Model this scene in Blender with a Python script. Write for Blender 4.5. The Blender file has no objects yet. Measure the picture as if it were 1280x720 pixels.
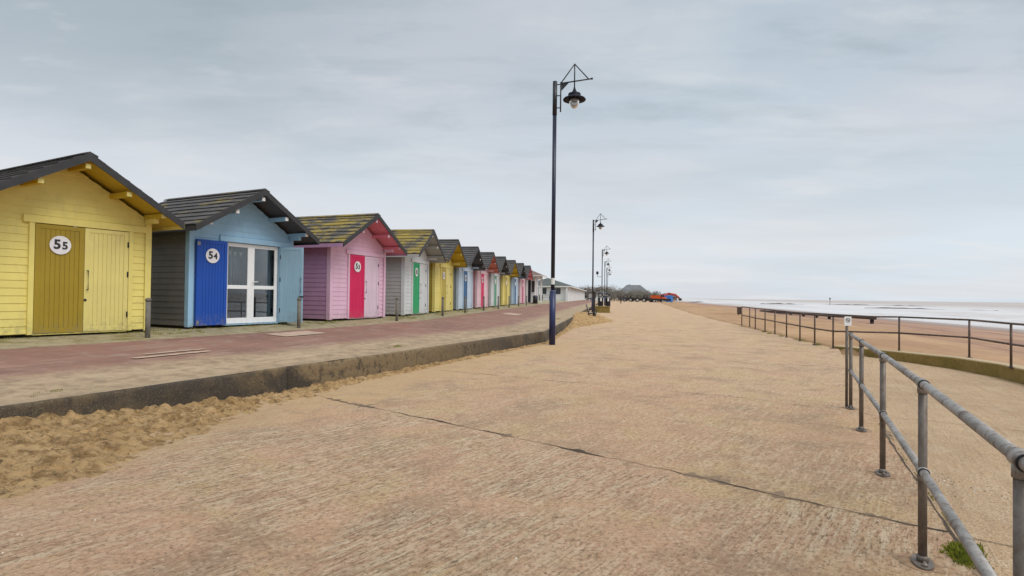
import bpy, math, random
from math import sin, cos, radians as R, pi, atan2, hypot
from mathutils import Vector, Matrix, noise
random.seed(7)
sc = bpy.context.scene
COL = sc.collection

# ------------------------------------------------------------------ tagging helpers
def tag(o, label=None, cat=None, group=None, kind=None):
    if label: o['label'] = label
    if cat: o['category'] = cat
    if group: o['group'] = group
    if kind: o['kind'] = kind
    return o

def empty(name, loc=(0, 0, 0), rz=0.0):
    o = bpy.data.objects.new(name, None)
    o.empty_display_size = 0.3
    o.location = loc
    o.rotation_euler = (0, 0, rz)
    COL.objects.link(o)
    return o

def copy_tree(o, parent=None):
    c = o.copy()
    COL.objects.link(c)
    if parent is not None:
        c.parent = parent
    for ch in list(o.children):
        copy_tree(ch, c)
    return c

class MB:
    """collects geometry, then links it as one mesh object"""
    def __init__(s):
        s.v = []; s.f = []; s.m = []; s.sm = []; s.mi = 0
    def quad(s, pts, smooth=False):
        b = len(s.v)
        s.v += [tuple(p) for p in pts]
        s.f.append(tuple(range(b, b + len(pts)))); s.m.append(s.mi); s.sm.append(smooth)
    def box(s, a, b, M=None):
        x0, y0, z0 = a; x1, y1, z1 = b
        P = [(x0,y0,z0),(x1,y0,z0),(x1,y1,z0),(x0,y1,z0),(x0,y0,z1),(x1,y0,z1),(x1,y1,z1),(x0,y1,z1)]
        s.hexa(P, M)
    def hexa(s, P, M=None):
        if M is not None: P = [tuple(M @ Vector(p)) for p in P]
        b = len(s.v); s.v += [tuple(p) for p in P]
        for f in ((0,3,2,1),(4,5,6,7),(0,1,5,4),(1,2,6,5),(2,3,7,6),(3,0,4,7)):
            s.f.append(tuple(b + i for i in f)); s.m.append(s.mi); s.sm.append(False)
    def tube(s, pts, r, n=12, cap=True, r1=None):
        pts = [Vector(p) for p in pts]
        rings = []
        for i, p in enumerate(pts):
            if i == 0: d = pts[1] - p
            elif i == len(pts) - 1: d = p - pts[i-1]
            else: d = (pts[i+1] - p).normalized() + (p - pts[i-1]).normalized()
            d.normalize()
            up = Vector((0, 0, 1)) if abs(d.z) < .95 else Vector((1, 0, 0))
            a = d.cross(up).normalized(); c = d.cross(a).normalized()
            rr = r if r1 is None else r + (r1 - r) * i / (len(pts) - 1)
            if isinstance(r, (list, tuple)): rr = r[i]
            b = len(s.v)
            for k in range(n):
                t = 2 * pi * k / n
                s.v.append(tuple(p + a * cos(t) * rr + c * sin(t) * rr))
            rings.append(b)
        for b0, b1 in zip(rings, rings[1:]):
            for k in range(n):
                k2 = (k + 1) % n
                s.f.append((b0 + k, b0 + k2, b1 + k2, b1 + k)); s.m.append(s.mi); s.sm.append(True)
        if cap:
            s.f.append(tuple(rings[0] + k for k in range(n))[::-1]); s.m.append(s.mi); s.sm.append(False)
            s.f.append(tuple(rings[-1] + k for k in range(n))); s.m.append(s.mi); s.sm.append(False)
    def lathe(s, prof, c=(0, 0, 0), n=20, cap=True):
        rings = []
        for r, z in prof:
            b = len(s.v)
            for k in range(n):
                t = 2 * pi * k / n
                s.v.append((c[0] + r * cos(t), c[1] + r * sin(t), c[2] + z))
            rings.append(b)
        for b0, b1 in zip(rings, rings[1:]):
            for k in range(n):
                k2 = (k + 1) % n
                s.f.append((b0 + k, b0 + k2, b1 + k2, b1 + k)); s.m.append(s.mi); s.sm.append(True)
        if cap:
            s.f.append(tuple(rings[0] + k for k in range(n))[::-1]); s.m.append(s.mi); s.sm.append(False)
            s.f.append(tuple(rings[-1] + k for k in range(n))); s.m.append(s.mi); s.sm.append(False)
    def prism(s, poly, y0, y1):
        """poly of (x, z) extruded along y"""
        n = len(poly); b = len(s.v)
        s.v += [(x, y0, z) for x, z in poly] + [(x, y1, z) for x, z in poly]
        s.f.append(tuple(range(b, b + n))); s.m.append(s.mi); s.sm.append(False)
        s.f.append(tuple(range(b + 2*n - 1, b + n - 1, -1))); s.m.append(s.mi); s.sm.append(False)
        for i in range(n):
            j = (i + 1) % n
            s.f.append((b + i, b + n + i, b + n + j, b + j)); s.m.append(s.mi); s.sm.append(False)
    def build(s, name, mats, parent=None, bevel=0.0, loc=None, rz=None, fix=True):
        me = bpy.data.meshes.new(name)
        me.from_pydata(s.v, [], s.f)
        if not isinstance(mats, (list, tuple)): mats = [mats]
        for m in mats: me.materials.append(m)
        me.polygons.foreach_set('material_index', s.m)
        me.polygons.foreach_set('use_smooth', s.sm)
        me.update()
        o = bpy.data.objects.new(name, me)
        COL.objects.link(o)
        if parent is not None: o.parent = parent
        if loc is not None: o.location = loc
        if rz is not None: o.rotation_euler = (0, 0, rz)
        if bevel > 0:
            bm_ = o.modifiers.new('bevel', 'BEVEL'); bm_.width = bevel; bm_.segments = 1
            bm_.limit_method = 'ANGLE'; bm_.angle_limit = R(50)
        return o

# ------------------------------------------------------------------ materials
class NT:
    def __init__(s, name):
        s.mat = bpy.data.materials.new(name); s.mat.use_nodes = True
        s.t = s.mat.node_tree; s.t.nodes.clear()
        s.out = s.n('ShaderNodeOutputMaterial'); s.bsdf = s.n('ShaderNodeBsdfPrincipled')
        s.l(s.bsdf.outputs[0], s.out.inputs[0])
        s.tc = s.n('ShaderNodeTexCoord')
    def n(s, ty, **kw):
        x = s.t.nodes.new(ty)
        for k, v in kw.items(): setattr(x, k, v)
        return x
    def l(s, a, b): s.t.links.new(a, b)
    def mapping(s, scale=(1,1,1), rot=(0,0,0), src='Object'):
        v = s.tc.outputs[src]
        if any(rot):
            r = s.n('ShaderNodeMapping'); r.inputs['Rotation'].default_value = rot
            s.l(v, r.inputs[0]); v = r.outputs[0]
        m = s.n('ShaderNodeMapping'); m.inputs['Scale'].default_value = scale
        s.l(v, m.inputs[0]); return m.outputs[0]
    def noise(s, vec, scale, detail=4, rough=.55, dist=0, out='Fac'):
        x = s.n('ShaderNodeTexNoise'); x.inputs['Scale'].default_value = scale
        x.inputs['Detail'].default_value = detail; x.inputs['Roughness'].default_value = rough
        x.inputs['Distortion'].default_value = dist
        s.l(vec, x.inputs['Vector']); return x.outputs[out]
    def voro(s, vec, scale, out='Distance', feature='F1'):
        x = s.n('ShaderNodeTexVoronoi', feature=feature); x.inputs['Scale'].default_value = scale
        s.l(vec, x.inputs['Vector']); return x.outputs[out]
    def ramp(s, fac, stops):
        x = s.n('ShaderNodeValToRGB'); e = x.color_ramp.elements
        while len(e) < len(stops): e.new(.5)
        for el, (p, c) in zip(e, stops):
            el.position = p
            el.color = (c, c, c, 1) if isinstance(c, (int, float)) else (*c, 1)
        s.l(fac, x.inputs[0]); return x.outputs[0]
    def val(s, x):
        v = s.n('ShaderNodeValue'); v.outputs[0].default_value = x; return v.outputs[0]
    def mix(s, fac, a, b, mode='MIX'):
        x = s.n('ShaderNodeMix', data_type='RGBA', blend_type=mode)
        for sock, v in ((x.inputs[0], fac), (x.inputs[6], a), (x.inputs[7], b)):
            if isinstance(v, (int, float)): sock.default_value = v
            elif isinstance(v, (tuple, list)): sock.default_value = (*v, 1)
            else: s.l(v, sock)
        return x.outputs[2]
    def math(s, op, a, b=0.0, clamp=False):
        x = s.n('ShaderNodeMath', operation=op, use_clamp=clamp)
        for sock, v in zip(x.inputs, (a, b)):
            if isinstance(v, (int, float)): sock.default_value = v
            else: s.l(v, sock)
        return x.outputs[0]
    def mr(s, v, a, b, c=0.0, d=1.0):
        x = s.n('ShaderNodeMapRange'); s.l(v, x.inputs[0])
        for i, q in enumerate((a, b, c, d)): x.inputs[i+1].default_value = q
        return x.outputs[0]
    def bump(s, h, strength=.3, dist=.01, nrm=None):
        x = s.n('ShaderNodeBump'); x.inputs['Strength'].default_value = strength
        x.inputs['Distance'].default_value = dist; s.l(h, x.inputs['Height'])
        if nrm is not None: s.l(nrm, x.inputs['Normal'])
        return x.outputs[0]
    def set(s, color=None, rough=None, nrm=None, metal=None, spec=None):
        B = s.bsdf.inputs
        for k, v in (('Base Color', color), ('Roughness', rough), ('Normal', nrm), ('Metallic', metal), ('Specular IOR Level', spec)):
            if v is None: continue
            if isinstance(v, (int, float)): B[k].default_value = v
            elif isinstance(v, (tuple, list)): B[k].default_value = (*v, 1)
            else: s.l(v, B[k])
        return s.mat

def scaled(c, k): return tuple(min(1, x * k) for x in c)

_pc = {}
def paint(name, c, rough=.55, dirt=.5, grain=True):
    """weathered gloss paint on timber"""
    key = (name, c)
    if key in _pc: return _pc[key]
    t = NT(name)
    v = t.mapping()
    big = t.noise(v, 1.7, 5, .6)
    col = t.mix(t.mr(big, .3, .75), c, scaled(c, .82))
    g = t.noise(t.mapping((1, 1, .35)), 5, 6, .7)
    lum = sum(c) / 3
    dcol = tuple(x * .6 + .10 * lum for x in c)
    col = t.mix(t.math('MULTIPLY', t.mr(g, .52, .75), dirt), col, dcol)
    # splash dirt with its own shape close to the base of the board
    z = t.n('ShaderNodeSeparateXYZ'); t.l(t.tc.outputs['Object'], z.inputs[0])
    low = t.mr(z.outputs[2], .0, .28, 1, 0)
    sp = t.math('MULTIPLY', low, t.mr(t.noise(v, 14, 5, .7), .42, .62))
    col = t.mix(t.math('MULTIPLY', sp, .55), col, (.22, .19, .12))
    fine = t.noise(t.mapping((3, 3, 40) if grain else (30, 30, 30)), 6, 4, .6)
    nrm = t.bump(fine, .12, .004)
    _pc[key] = t.set(col, t.mr(big, .2, .8, rough - .1, rough + .12), nrm)
    return _pc[key]

def plain(name, c, rough=.6, metal=0.0, var=.25, scale=6, bump=.1, spec=None):
    t = NT(name)
    v = t.mapping()
    nz = t.noise(v, scale, 6, .65)
    col = t.mix(t.mr(nz, .3, .7), scaled(c, 1 - var), scaled(c, 1 + var))
    return t.set(col, t.mr(nz, .2, .8, max(.05, rough - .08), min(1, rough + .08)), t.bump(t.noise(v, scale * 9, 4, .6), bump, .004), metal, spec)

def roof_mat(name, base, moss):
    t = NT(name)
    v = t.mapping()
    a = t.noise(v, 2.2, 6, .65); b = t.noise(t.mapping((1.0, .6, 1)), 3.3, 6, .75)
    fine = t.noise(v, 60, 3, .6)
    col = t.mix(t.mr(a, .35, .7), base, scaled(base, 1.7))
    col = t.mix(t.mr(fine, .45, .7), col, scaled(base, .55))
    mk = t.mr(b, .66 - .25 * moss, .78 - .22 * moss)
    col = t.mix(t.math('MULTIPLY', mk, .25 + .65 * min(1, moss * 1.3)), col, (.30, .215, .035))
    sp = t.mr(t.noise(v, 24, 4, .7), .64, .70)
    col = t.mix(t.math('MULTIPLY', sp, .5), col, (.32, .31, .24))
    return t.set(col, .88, t.bump(fine, .4, .006))

def concrete_prom():
    t = NT('brushed_concrete')
    v = t.mapping()
    sv = t.mapping((1.8, 20, 1), (0, 0, R(-52)))    # brush lines run across the promenade bays
    sv2 = t.mapping((9, 46, 1), (0, 0, R(-52)))
    sx = t.n('ShaderNodeSeparateXYZ'); t.l(v, sx.inputs[0])
    big = t.noise(v, .22, 5, .6, .3)
    mid = t.noise(v, 1.1, 7, .70, .5)
    hue = t.noise(v, .75, 6, .68, .8)
    blot = t.noise(v, 5.5, 6, .78, .3)
    st = t.noise(sv, 1.0, 6, .72, .2); st2 = t.noise(sv2, 1.0, 5, .75, .2)
    fine = t.noise(v, 30, 6, .85); grit = t.noise(v, 150, 2, .8)
    # signed distance from the main joint : each bay was cast and worn separately
    bay = t.math('ADD', t.math('ADD', t.math('MULTIPLY', sx.outputs[0], .627), t.math('MULTIPLY', sx.outputs[1], .779)), -4.39)
    beyond = t.mr(bay, -.02, .02)
    bay2 = t.mr(t.math('ADD', bay, -3.97), -.02, .02)
    c_near = t.mix(t.mr(big, .34, .66), (.560, .322, .186), (.545, .332, .200))
    c_far = t.mix(t.mr(big, .34, .66), (.550, .328, .180), (.515, .318, .185))
    col = t.mix(beyond, c_near, c_far)
    col = t.mix(t.math('MULTIPLY', bay2, .35), col, (.56, .38, .22))
    col = t.mix(t.math('MULTIPLY', t.mr(hue, .50, .62), .6), col, (.50, .340, .150))
    col = t.mix(t.math('MULTIPLY', t.mr(hue, .49, .38), .55), col, (.50, .285, .170))
    col = t.mix(t.math('MULTIPLY', t.mr(mid, .49, .62), .8), col, (.345, .212, .125))
    col = t.mix(t.math('MULTIPLY', t.mr(blot, .52, .66), .5), col, (.66, .50, .33))
    col = t.mix(t.math('MULTIPLY', t.mr(blot, .46, .36), .5), col, (.34, .215, .125))
    w0 = t.noise(v, .62, 5, .62, .6)
    worn = t.math('MULTIPLY', t.mr(w0, .41, .54), t.math('SUBTRACT', 1.0, t.math('MULTIPLY', beyond, .55)))
    wk = t.math('ADD', t.math('MULTIPLY', worn, .86), .10)
    lines = t.math('MULTIPLY', t.mr(st, .49, .60), t.math('MULTIPLY', wk, .8))
    col = t.mix(lines, col, (.70, .55, .37))
    hi2 = t.math('MULTIPLY', t.mr(st2, .48, .40), t.math('MULTIPLY', wk, .55))
    col = t.mix(hi2, col, (.74, .58, .39))
    dl = t.math('MULTIPLY', t.mr(st2, .54, .62), wk)
    col = t.mix(dl, col, (.20, .115, .055))
    col = t.mix(t.math('MULTIPLY', t.mr(fine, .53, .59), .75), col, (.18, .105, .055))
    col = t.mix(t.math('MULTIPLY', t.mr(fine, .45, .37), .6), col, (.74, .60, .43))
    col = t.mix(t.math('MULTIPLY', t.mr(grit, .60, .68), .35), col, (.76, .66, .52))
    pk = t.voro(v, 22)
    col = t.mix(t.math('MULTIPLY', t.mr(pk, .10, .16, 1, 0), t.mr(blot, .50, .58)), col, (.12, .075, .045))
    # blown sand lying thinly near the kerb, with a ragged limit
    dk = t.math('ADD', t.math('ADD', t.math('MULTIPLY', sx.outputs[0], .91), t.math('MULTIPLY', sx.outputs[1], -.415)), 6.285)
    dk = t.math('ADD', dk, t.math('MULTIPLY', t.math('SUBTRACT', mid, .5), 3.0)); dk = t.math('ADD', dk, t.math('MULTIPLY', t.math('SUBTRACT', fine, .5), 1.2))
    sm = t.math('MULTIPLY', t.mr(dk, .9, 1.9, 1, 0), t.mr(sx.outputs[1], 16, 19, 1, 0))
    col = t.mix(t.math('MULTIPLY', sm, .6), col, (.51, .335, .165))
    # a few old stains
    so = t.mr(t.noise(v, 1.9, 3, .5, 1.2), .69, .73)
    col = t.mix(t.math('MULTIPLY', so, .4), col, (.25, .165, .10))
    h = t.math('ADD', t.math('MULTIPLY', t.math('MULTIPLY', st2, wk), 1.2), t.math('MULTIPLY', fine, .8))
    h = t.math('ADD', h, t.math('MULTIPLY', st, .4)); h = t.math('ADD', h, t.math('MULTIPLY', grit, .25))
    return t.set(col, .93, t.bump(h, 1.0, .024))

def sand_mat(name='sand'):
    t = NT(name)
    v = t.mapping()
    a = t.noise(v, .9, 6, .65, .4); b = t.noise(v, 6, 7, .75, .4); c = t.noise(v, 15, 6, .75, .6); f = t.noise(v, 120, 3, .8)
    col = t.mix(t.mr(a, .38, .62), (.60, .385, .175), (.48, .29, .115))
    col = t.mix(t.mr(b, .47, .59), col, (.29, .16, .052))          # damp, trodden clods, also painting in relief shade
    col = t.mix(t.math('MULTIPLY', t.mr(c, .53, .63), .9), col, (.135, .075, .026))  # dark pits: shade of the hollows put into the colour
    col = t.mix(t.math('MULTIPLY', t.mr(c, .44, .34), .7), col, (.60, .42, .235))
    col = t.mix(t.math('MULTIPLY', t.mr(f, .5, .75), .35), col, (.60, .42, .25))
    h = t.math('ADD', t.math('MULTIPLY', b, 1.0), t.math('MULTIPLY', c, .5))
    return t.set(col, .95, t.bump(h, 1.0, .09))

def beach_mat():
    t = NT('beach_sand')
    v = t.mapping()
    uv = t.n('ShaderNodeUVMap'); uv.uv_map = 'q'
    sx = t.n('ShaderNodeSeparateXYZ'); t.l(uv.outputs[0], sx.inputs[0]); q = sx.outputs[0]
    a = t.noise(v, .16, 6, .62, .6); b = t.noise(v, 1.6, 6, .7, .2); s = t.noise(t.mapping((.30, .05, 1), (0, 0, R(14))), 1.0, 5, .6, .6)
    dry = t.mix(t.mr(a, .38, .66), (.45, .275, .145), (.33, .185, .085))
    dry = t.mix(t.math('MULTIPLY', t.mr(b, .5, .7), .45), dry, (.27, .165, .08))
    damp = t.mix(t.mr(s, .4, .62), (.40, .235, .15), (.25, .13, .085))
    qq = t.math('ADD', q, t.math('MULTIPLY', t.math('SUBTRACT', s, .5), 22))
    sy_ = t.n('ShaderNodeSeparateXYZ'); t.l(v, sy_.inputs[0])
    qq2 = t.math('ADD', qq, t.mr(sy_.outputs[1], 12, 34, 12, 0))
    w = t.mr(qq2, 9, 18)
    col = t.mix(w, dry, damp)
    wet = t.mr(qq, 28, 38)
    col = t.mix(wet, col, (.23, .15, .11))
    rough = t.mix(wet, (.95, .95, .95), (.32, .32, .32))
    hb = t.math('MULTIPLY', b, t.mr(qq, 6, 20, 1, .12))
    return t.set(col, rough, t.bump(hb, .8, .12))

def sea_mat():
    t = NT('sea_water')
    v = t.mapping()
    # distance to the shore runs across the mapped x axis
    m = t.mapping((1, 1, 1), (0, 0, R(14)))
    sp = t.n('ShaderNodeSeparateXYZ'); t.l(m, sp.inputs[0])
    d = t.math('SUBTRACT', sp.outputs[0], 48)
    w1 = t.noise(t.mapping((.040, .006, 1), (0, 0, R(14))), 1.0, 7, .66, .5)
    w2 = t.noise(t.mapping((.5, .10, 1), (0, 0, R(14))), 1.0, 5, .7, .4)
    near = t.math('MULTIPLY', t.mr(d, -6, 4), t.mr(d, 90, 230, 1, .0))
    fo = t.math('ADD', t.math('MULTIPLY', w1, .7), t.math('MULTIPLY', w2, .5))
    foam = t.math('MULTIPLY', t.mr(fo, .42, .62), near, True)
    farfoam = t.math('MULTIPLY', t.mr(w1, .60, .70), .25)
    f2 = t.math('MAXIMUM', foam, farfoam)
    col = t.mix(t.mr(w1, .35, .65), (.40, .325, .285), (.50, .43, .39))
    col = t.mix(f2, col, (.59, .575, .57))
    rough = t.mix(f2, (.45, .45, .45), (.8, .8, .8))
    h = t.noise(t.mapping((1.2, .35, 1), (0, 0, R(14))), 1.0, 6, .65, .2)
    return t.set(col, rough, t.bump(h, .5, .25))

def pavement_mat():
    t = NT('terrace_paving')
    v = t.mapping()
    uv = t.n('ShaderNodeUVMap'); uv.uv_map = 'across'
    sx = t.n('ShaderNodeSeparateXYZ'); t.l(uv.outputs[0], sx.inputs[0]); d = sx.outputs[0]; w = sx.outputs[1]
    a = t.noise(v, .8, 6, .65, .5); b = t.noise(v, 6, 6, .7); f = t.noise(v, 90, 3, .75)
    streak = t.noise(t.mapping((3.2, .6, 1), (0, 0, R(18))), 1.2, 5, .7, .3)
    conc = t.mix(t.mr(b, .42, .60), (.40, .285, .175), (.26, .18, .11))
    conc = t.mix(t.math('MULTIPLY', t.mr(streak, .50, .65), .6), conc, (.50, .365, .23))
    conc = t.mix(t.math('MULTIPLY', t.mr(f, .52, .66), .5), conc, (.17, .12, .075))
    red = t.mix(t.mr(a, .38, .62), (.27, .130, .092), (.195, .098, .070))
    red = t.mix(t.math('MULTIPLY', t.mr(f, .5, .7), .3), red, (.36, .22, .17))
    red = t.mix(t.math('MULTIPLY', t.mr(streak, .52, .66), .5), red, (.36, .245, .17))
    red = t.mix(t.math('MULTIPLY', t.mr(b, .50, .66), .45), red, (.24, .17, .13))
    red = t.mix(t.math('MULTIPLY', t.mr(t.noise(v, 2.1, 6, .7, .4), .54, .66), .5), red, (.33, .23, .18))
    slab = t.mix(t.mr(b, .4, .65), (.36, .30, .185), (.24, .195, .105))
    slab = t.mix(t.mr(t.noise(v, 2.6, 6, .75), .53, .62), slab, (.185, .155, .045))
    dd = t.math('ADD', d, t.math('MULTIPLY', t.math('SUBTRACT', a, .5), .75))
    dd = t.math('ADD', dd, t.math('MULTIPLY', t.math('SUBTRACT', b, .5), .35))
    col = t.mix(t.mr(dd, .95, 1.55), conc, red)
    # distance from the hut side is in the second channel
    ww = t.math('ADD', w, t.math('MULTIPLY', t.math('SUBTRACT', b, .5), .14))
    col = t.mix(t.mr(ww, .98, 1.04, 1, 0), col, slab)
    # worn front lip
    lip = t.mr(t.math('ADD', d, t.math('MULTIPLY', t.math('SUBTRACT', b, .5), .3)), .0, .22, 1, 0)
    col = t.mix(t.math('MULTIPLY', lip, .5), col, (.27, .20, .13))
    h = t.math('ADD', f, b)
    return t.set(col, .92, t.bump(h, .55, .012))

def kerb_mat():
    t = NT('kerb_concrete')
    v = t.mapping()
    a = t.noise(t.mapping((1, 1, 1.6)), 1.1, 6, .7, .5); b = t.noise(v, 9, 6, .7); f = t.noise(v, 70, 3, .7)
    dr = t.noise(t.mapping((5, 5, .7)), 1.5, 5, .7)
    sx = t.n('ShaderNodeSeparateXYZ'); t.l(v, sx.inputs[0])
    yy = t.math('ADD', sx.outputs[1], t.math('MULTIPLY', t.math('SUBTRACT', a, .5), 5))
    ta = t.math('MULTIPLY', t.mr(yy, 7.9, 8.5), t.mr(yy, 11, 14.5, 1, 0))
    col = t.mix(t.mr(a, .44, .66), (.050, .038, .027), (.14, .095, .045))
    col = t.mix(t.math('MULTIPLY', ta, t.mr(b, .38, .55)), col, (.235, .16, .080))
    col = t.mix(t.math('MULTIPLY', t.mr(dr, .54, .70), .35), col, (.20, .15, .085))
    col = t.mix(t.math('MULTIPLY', t.mr(b, .5, .68), .55), col, (.03, .026, .022))
    col = t.mix(t.math('MULTIPLY', t.mr(f, .55, .7), .4), col, (.33, .27, .19))
    return t.set(col, .92, t.bump(t.math('ADD', a, t.math('MULTIPLY', b, .6)), .8, .03))

def steel_mat(name='galvanised_steel', c=(.34, .33, .32), rust=.4, rough=.42):
    t = NT(name)
    v = t.mapping()
    a = t.noise(v, 7, 6, .65); b = t.noise(t.mapping((1, 1, .5)), 16, 6, .75)
    col = t.mix(t.mr(a, .35, .7), scaled(c, .7), scaled(c, 1.2))
    rk = t.math('MULTIPLY', t.mr(b, .60 - .18 * rust, .72 - .1 * rust), .85)
    col = t.mix(rk, col, (.11, .065, .04))
    return t.set(col, t.mr(b, .3, .8, rough, rough + .35), t.bump(b, .15, .003), .55)

def glass_mat():
    t = NT('door_glass')
    g = t.n('ShaderNodeBsdfGlass'); g.inputs['IOR'].default_value = 1.45; g.inputs['Roughness'].default_value = 0.0
    tr = t.n('ShaderNodeBsdfTransparent'); tr.inputs[0].default_value = (.80, .84, .86, 1)
    gl = t.n('ShaderNodeBsdfGlossy'); gl.inputs['Roughness'].default_value = .02
    fr = t.n('ShaderNodeFresnel'); fr.inputs['IOR'].default_value = 1.55
    mx = t.n('ShaderNodeMixShader'); t.l(fr.outputs[0], mx.inputs[0]); t.l(tr.outputs[0], mx.inputs[1]); t.l(gl.outputs[0], mx.inputs[2])
    t.l(mx.outputs[0], t.out.inputs[0])
    t.t.nodes.remove(t.bsdf); t.t.nodes.remove(g)
    return t.mat

def lens_mat():
    t = NT('lamp_lens')
    t.set((.50, .50, .50), .25)
    t.bsdf.inputs['Transmission Weight'].default_value = .7
    return t.mat

M_CONC = concrete_prom(); M_SAND = sand_mat(); M_BEACH = beach_mat(); M_SEA = sea_mat()
M_PAVE = pavement_mat(); M_KERB = kerb_mat()
M_RAMP = None
M_STEEL = steel_mat('galvanised_steel', (.34, .315, .29), .55, .42); M_STEELP = steel_mat('weathered_post_steel', (.20, .17, .145), .6, .5)
M_RAILF = steel_mat('rusting_rail_steel', (.16, .12, .105), .8, .6)
M_BLACK = plain('black_iron', (.012, .012, .014), .45, var=.3)
M_NAVY = plain('navy_paint', (.012, .018, .075), .38, var=.25, scale=3)
M_NAVYD = plain('dark_navy_paint', (.010, .013, .035), .4, var=.25, scale=3)
M_WHITE = plain('white_paint', (.72, .71, .69), .5, var=.06)
M_UPVC = plain('white_plastic_frame', (.80, .80, .79), .3, var=.03, bump=.02)
M_DARK = plain('dark_interior', (.03, .028, .027), .9)
M_INK = plain('black_ink', (.02, .018, .022), .6, var=.1)
M_DISC = plain('number_disc_white', (.74, .72, .73), .45, var=.05, bump=.03)
M_TIMB = plain('bearer_timber', (.035, .028, .02), .9)
M_GLASS = glass_mat()
M_LENS = lens_mat()
M_MOSS = None

# ------------------------------------------------------------------ camera
CZ = 1.40
cam_d = bpy.data.cameras.new('camera'); cam = bpy.data.objects.new('camera', cam_d); COL.objects.link(cam)
cam_d.sensor_width = 36; cam_d.lens = 36 * 709 / 1280.0
cam_d.clip_start = .05; cam_d.clip_end = 20000
cam.location = (0, 0, CZ)
cam.rotation_mode = 'QUATERNION'
Mc = Matrix.Rotation(R(90) + math.atan(10.3 / 709), 4, 'X') @ Matrix.Rotation(.0122, 4, 'Z')
cam.rotation_quaternion = Mc.to_quaternion()
sc.camera = cam

# ------------------------------------------------------------------ sky and light
SUN_EL, SUN_AZ = R(52), R(128)      # azimuth clockwise from +Y : the light comes from behind the right shoulder
w = bpy.data.worlds.new('World'); sc.world = w; w.use_nodes = True
nt = w.node_tree; nt.nodes.clear()
def wn(ty, **kw):
    x = nt.nodes.new(ty)
    for k, v in kw.items(): setattr(x, k, v)
    return x
def wl(a, b): nt.links.new(a, b)
def wm(op, a, b=0.0, clamp=False):
    x = wn('ShaderNodeMath', operation=op, use_clamp=clamp)
    for s_, v in zip(x.inputs, (a, b)):
        if isinstance(v, (int, float)): s_.default_value = v
        else: wl(v, s_)
    return x.outputs[0]
def wmix(f, a, b):
    x = wn('ShaderNodeMix', data_type='RGBA')
    for s_, v in ((x.inputs[0], f), (x.inputs[6], a), (x.inputs[7], b)):
        if isinstance(v, (int, float)): s_.default_value = v
        elif isinstance(v, tuple): s_.default_value = (*v, 1)
        else: wl(v, s_)
    return x.outputs[2]
def wmr(v, a, b, c=0.0, d=1.0, smooth=True):
    x = wn('ShaderNodeMapRange', interpolation_type='SMOOTHSTEP' if smooth else 'LINEAR'); wl(v, x.inputs[0])
    for i, q in enumerate((a, b, c, d)): x.inputs[i+1].default_value = q
    return x.outputs[0]
sky = wn('ShaderNodeTexSky', sky_type='NISHITA'); sky.sun_disc = False
sky.sun_elevation = SUN_EL; sky.sun_rotation = SUN_AZ; sky.air_density = 1.2; sky.dust_density = 2.0
bg1 = wn('ShaderNodeBackground'); bg1.inputs[1].default_value = .08; wl(sky.outputs[0], bg1.inputs[0])
tc = wn('ShaderNodeTexCoord'); sep = wn('ShaderNodeSeparateXYZ'); wl(tc.outputs['Generated'], sep.inputs[0])
zc = wm('MAXIMUM', sep.outputs[2], 0.0)
den = wm('ADD', zc, .11)
cx = wm('DIVIDE', sep.outputs[0], den); cy = wm('DIVIDE', sep.outputs[1], den)
cmb = wn('ShaderNodeCombineXYZ'); wl(cx, cmb.inputs[0]); wl(cy, cmb.inputs[1])
def wnoise(scale, detail, rough, dist, off, sx=1.0, sy=1.0):
    mp = wn('ShaderNodeMapping'); mp.inputs['Location'].default_value = off; mp.inputs['Scale'].default_value = (sx, sy, 1)
    wl(cmb.outputs[0], mp.inputs[0])
    n_ = wn('ShaderNodeTexNoise'); n_.inputs['Scale'].default_value = scale; n_.inputs['Detail'].default_value = detail
    n_.inputs['Roughness'].default_value = rough; n_.inputs['Distortion'].default_value = dist
    wl(mp.outputs[0], n_.inputs['Vector']); return n_.outputs['Fac']
c1 = wnoise(.42, 5, .48, .2, (6.3, 2.2, 0), .75, 1.0)
c2 = wnoise(1.5, 6, .52, .2, (9.4, 4.2, 0), .6, 1.0)
c3 = wnoise(.33, 3, .5, .2, (1.0, 7.0, 2))
base = wmix(wmr(zc, 0.02, .42), (.555, .572, .605), (.40, .43, .47))
blue = wmix(wmr(zc, 0.02, .45), (.525, .58, .635), (.345, .42, .475))
col = wmix(wmr(c3, .42, .62), base, blue)
dark = wmix(wmr(zc, 0, .45), (.44, .475, .52), (.235, .29, .315))
col = wmix(wm('MULTIPLY', wmr(c1, .47, .62), wmr(zc, .10, .34, .30, .62)), col, dark)
light = wmix(wmr(zc, 0, .4), (.62, .62, .625), (.53, .54, .55))
col = wmix(wm('MULTIPLY', wmr(c2, .50, .70), .40), col, light)
c5 = wnoise(3.2, 7, .60, .15, (4.2, 1.1, 2), .5, 1.0)
col = wmix(wm('MULTIPLY', wmr(c5, .50, .68), wmr(zc, .10, .36, .05, .38)), col, dark)
col = wmix(wm('MULTIPLY', wmr(c5, .46, .34), wmr(zc, .10, .36, .05, .30)), col, light)
c4 = wnoise(1.15, 7, .56, .25, (1, 5, 3), .45, 1.25)
col = wmix(wm('MULTIPLY', wmr(c4, .48, .66), wmr(zc, .10, .36, .15, .65)), col, dark)
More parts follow.
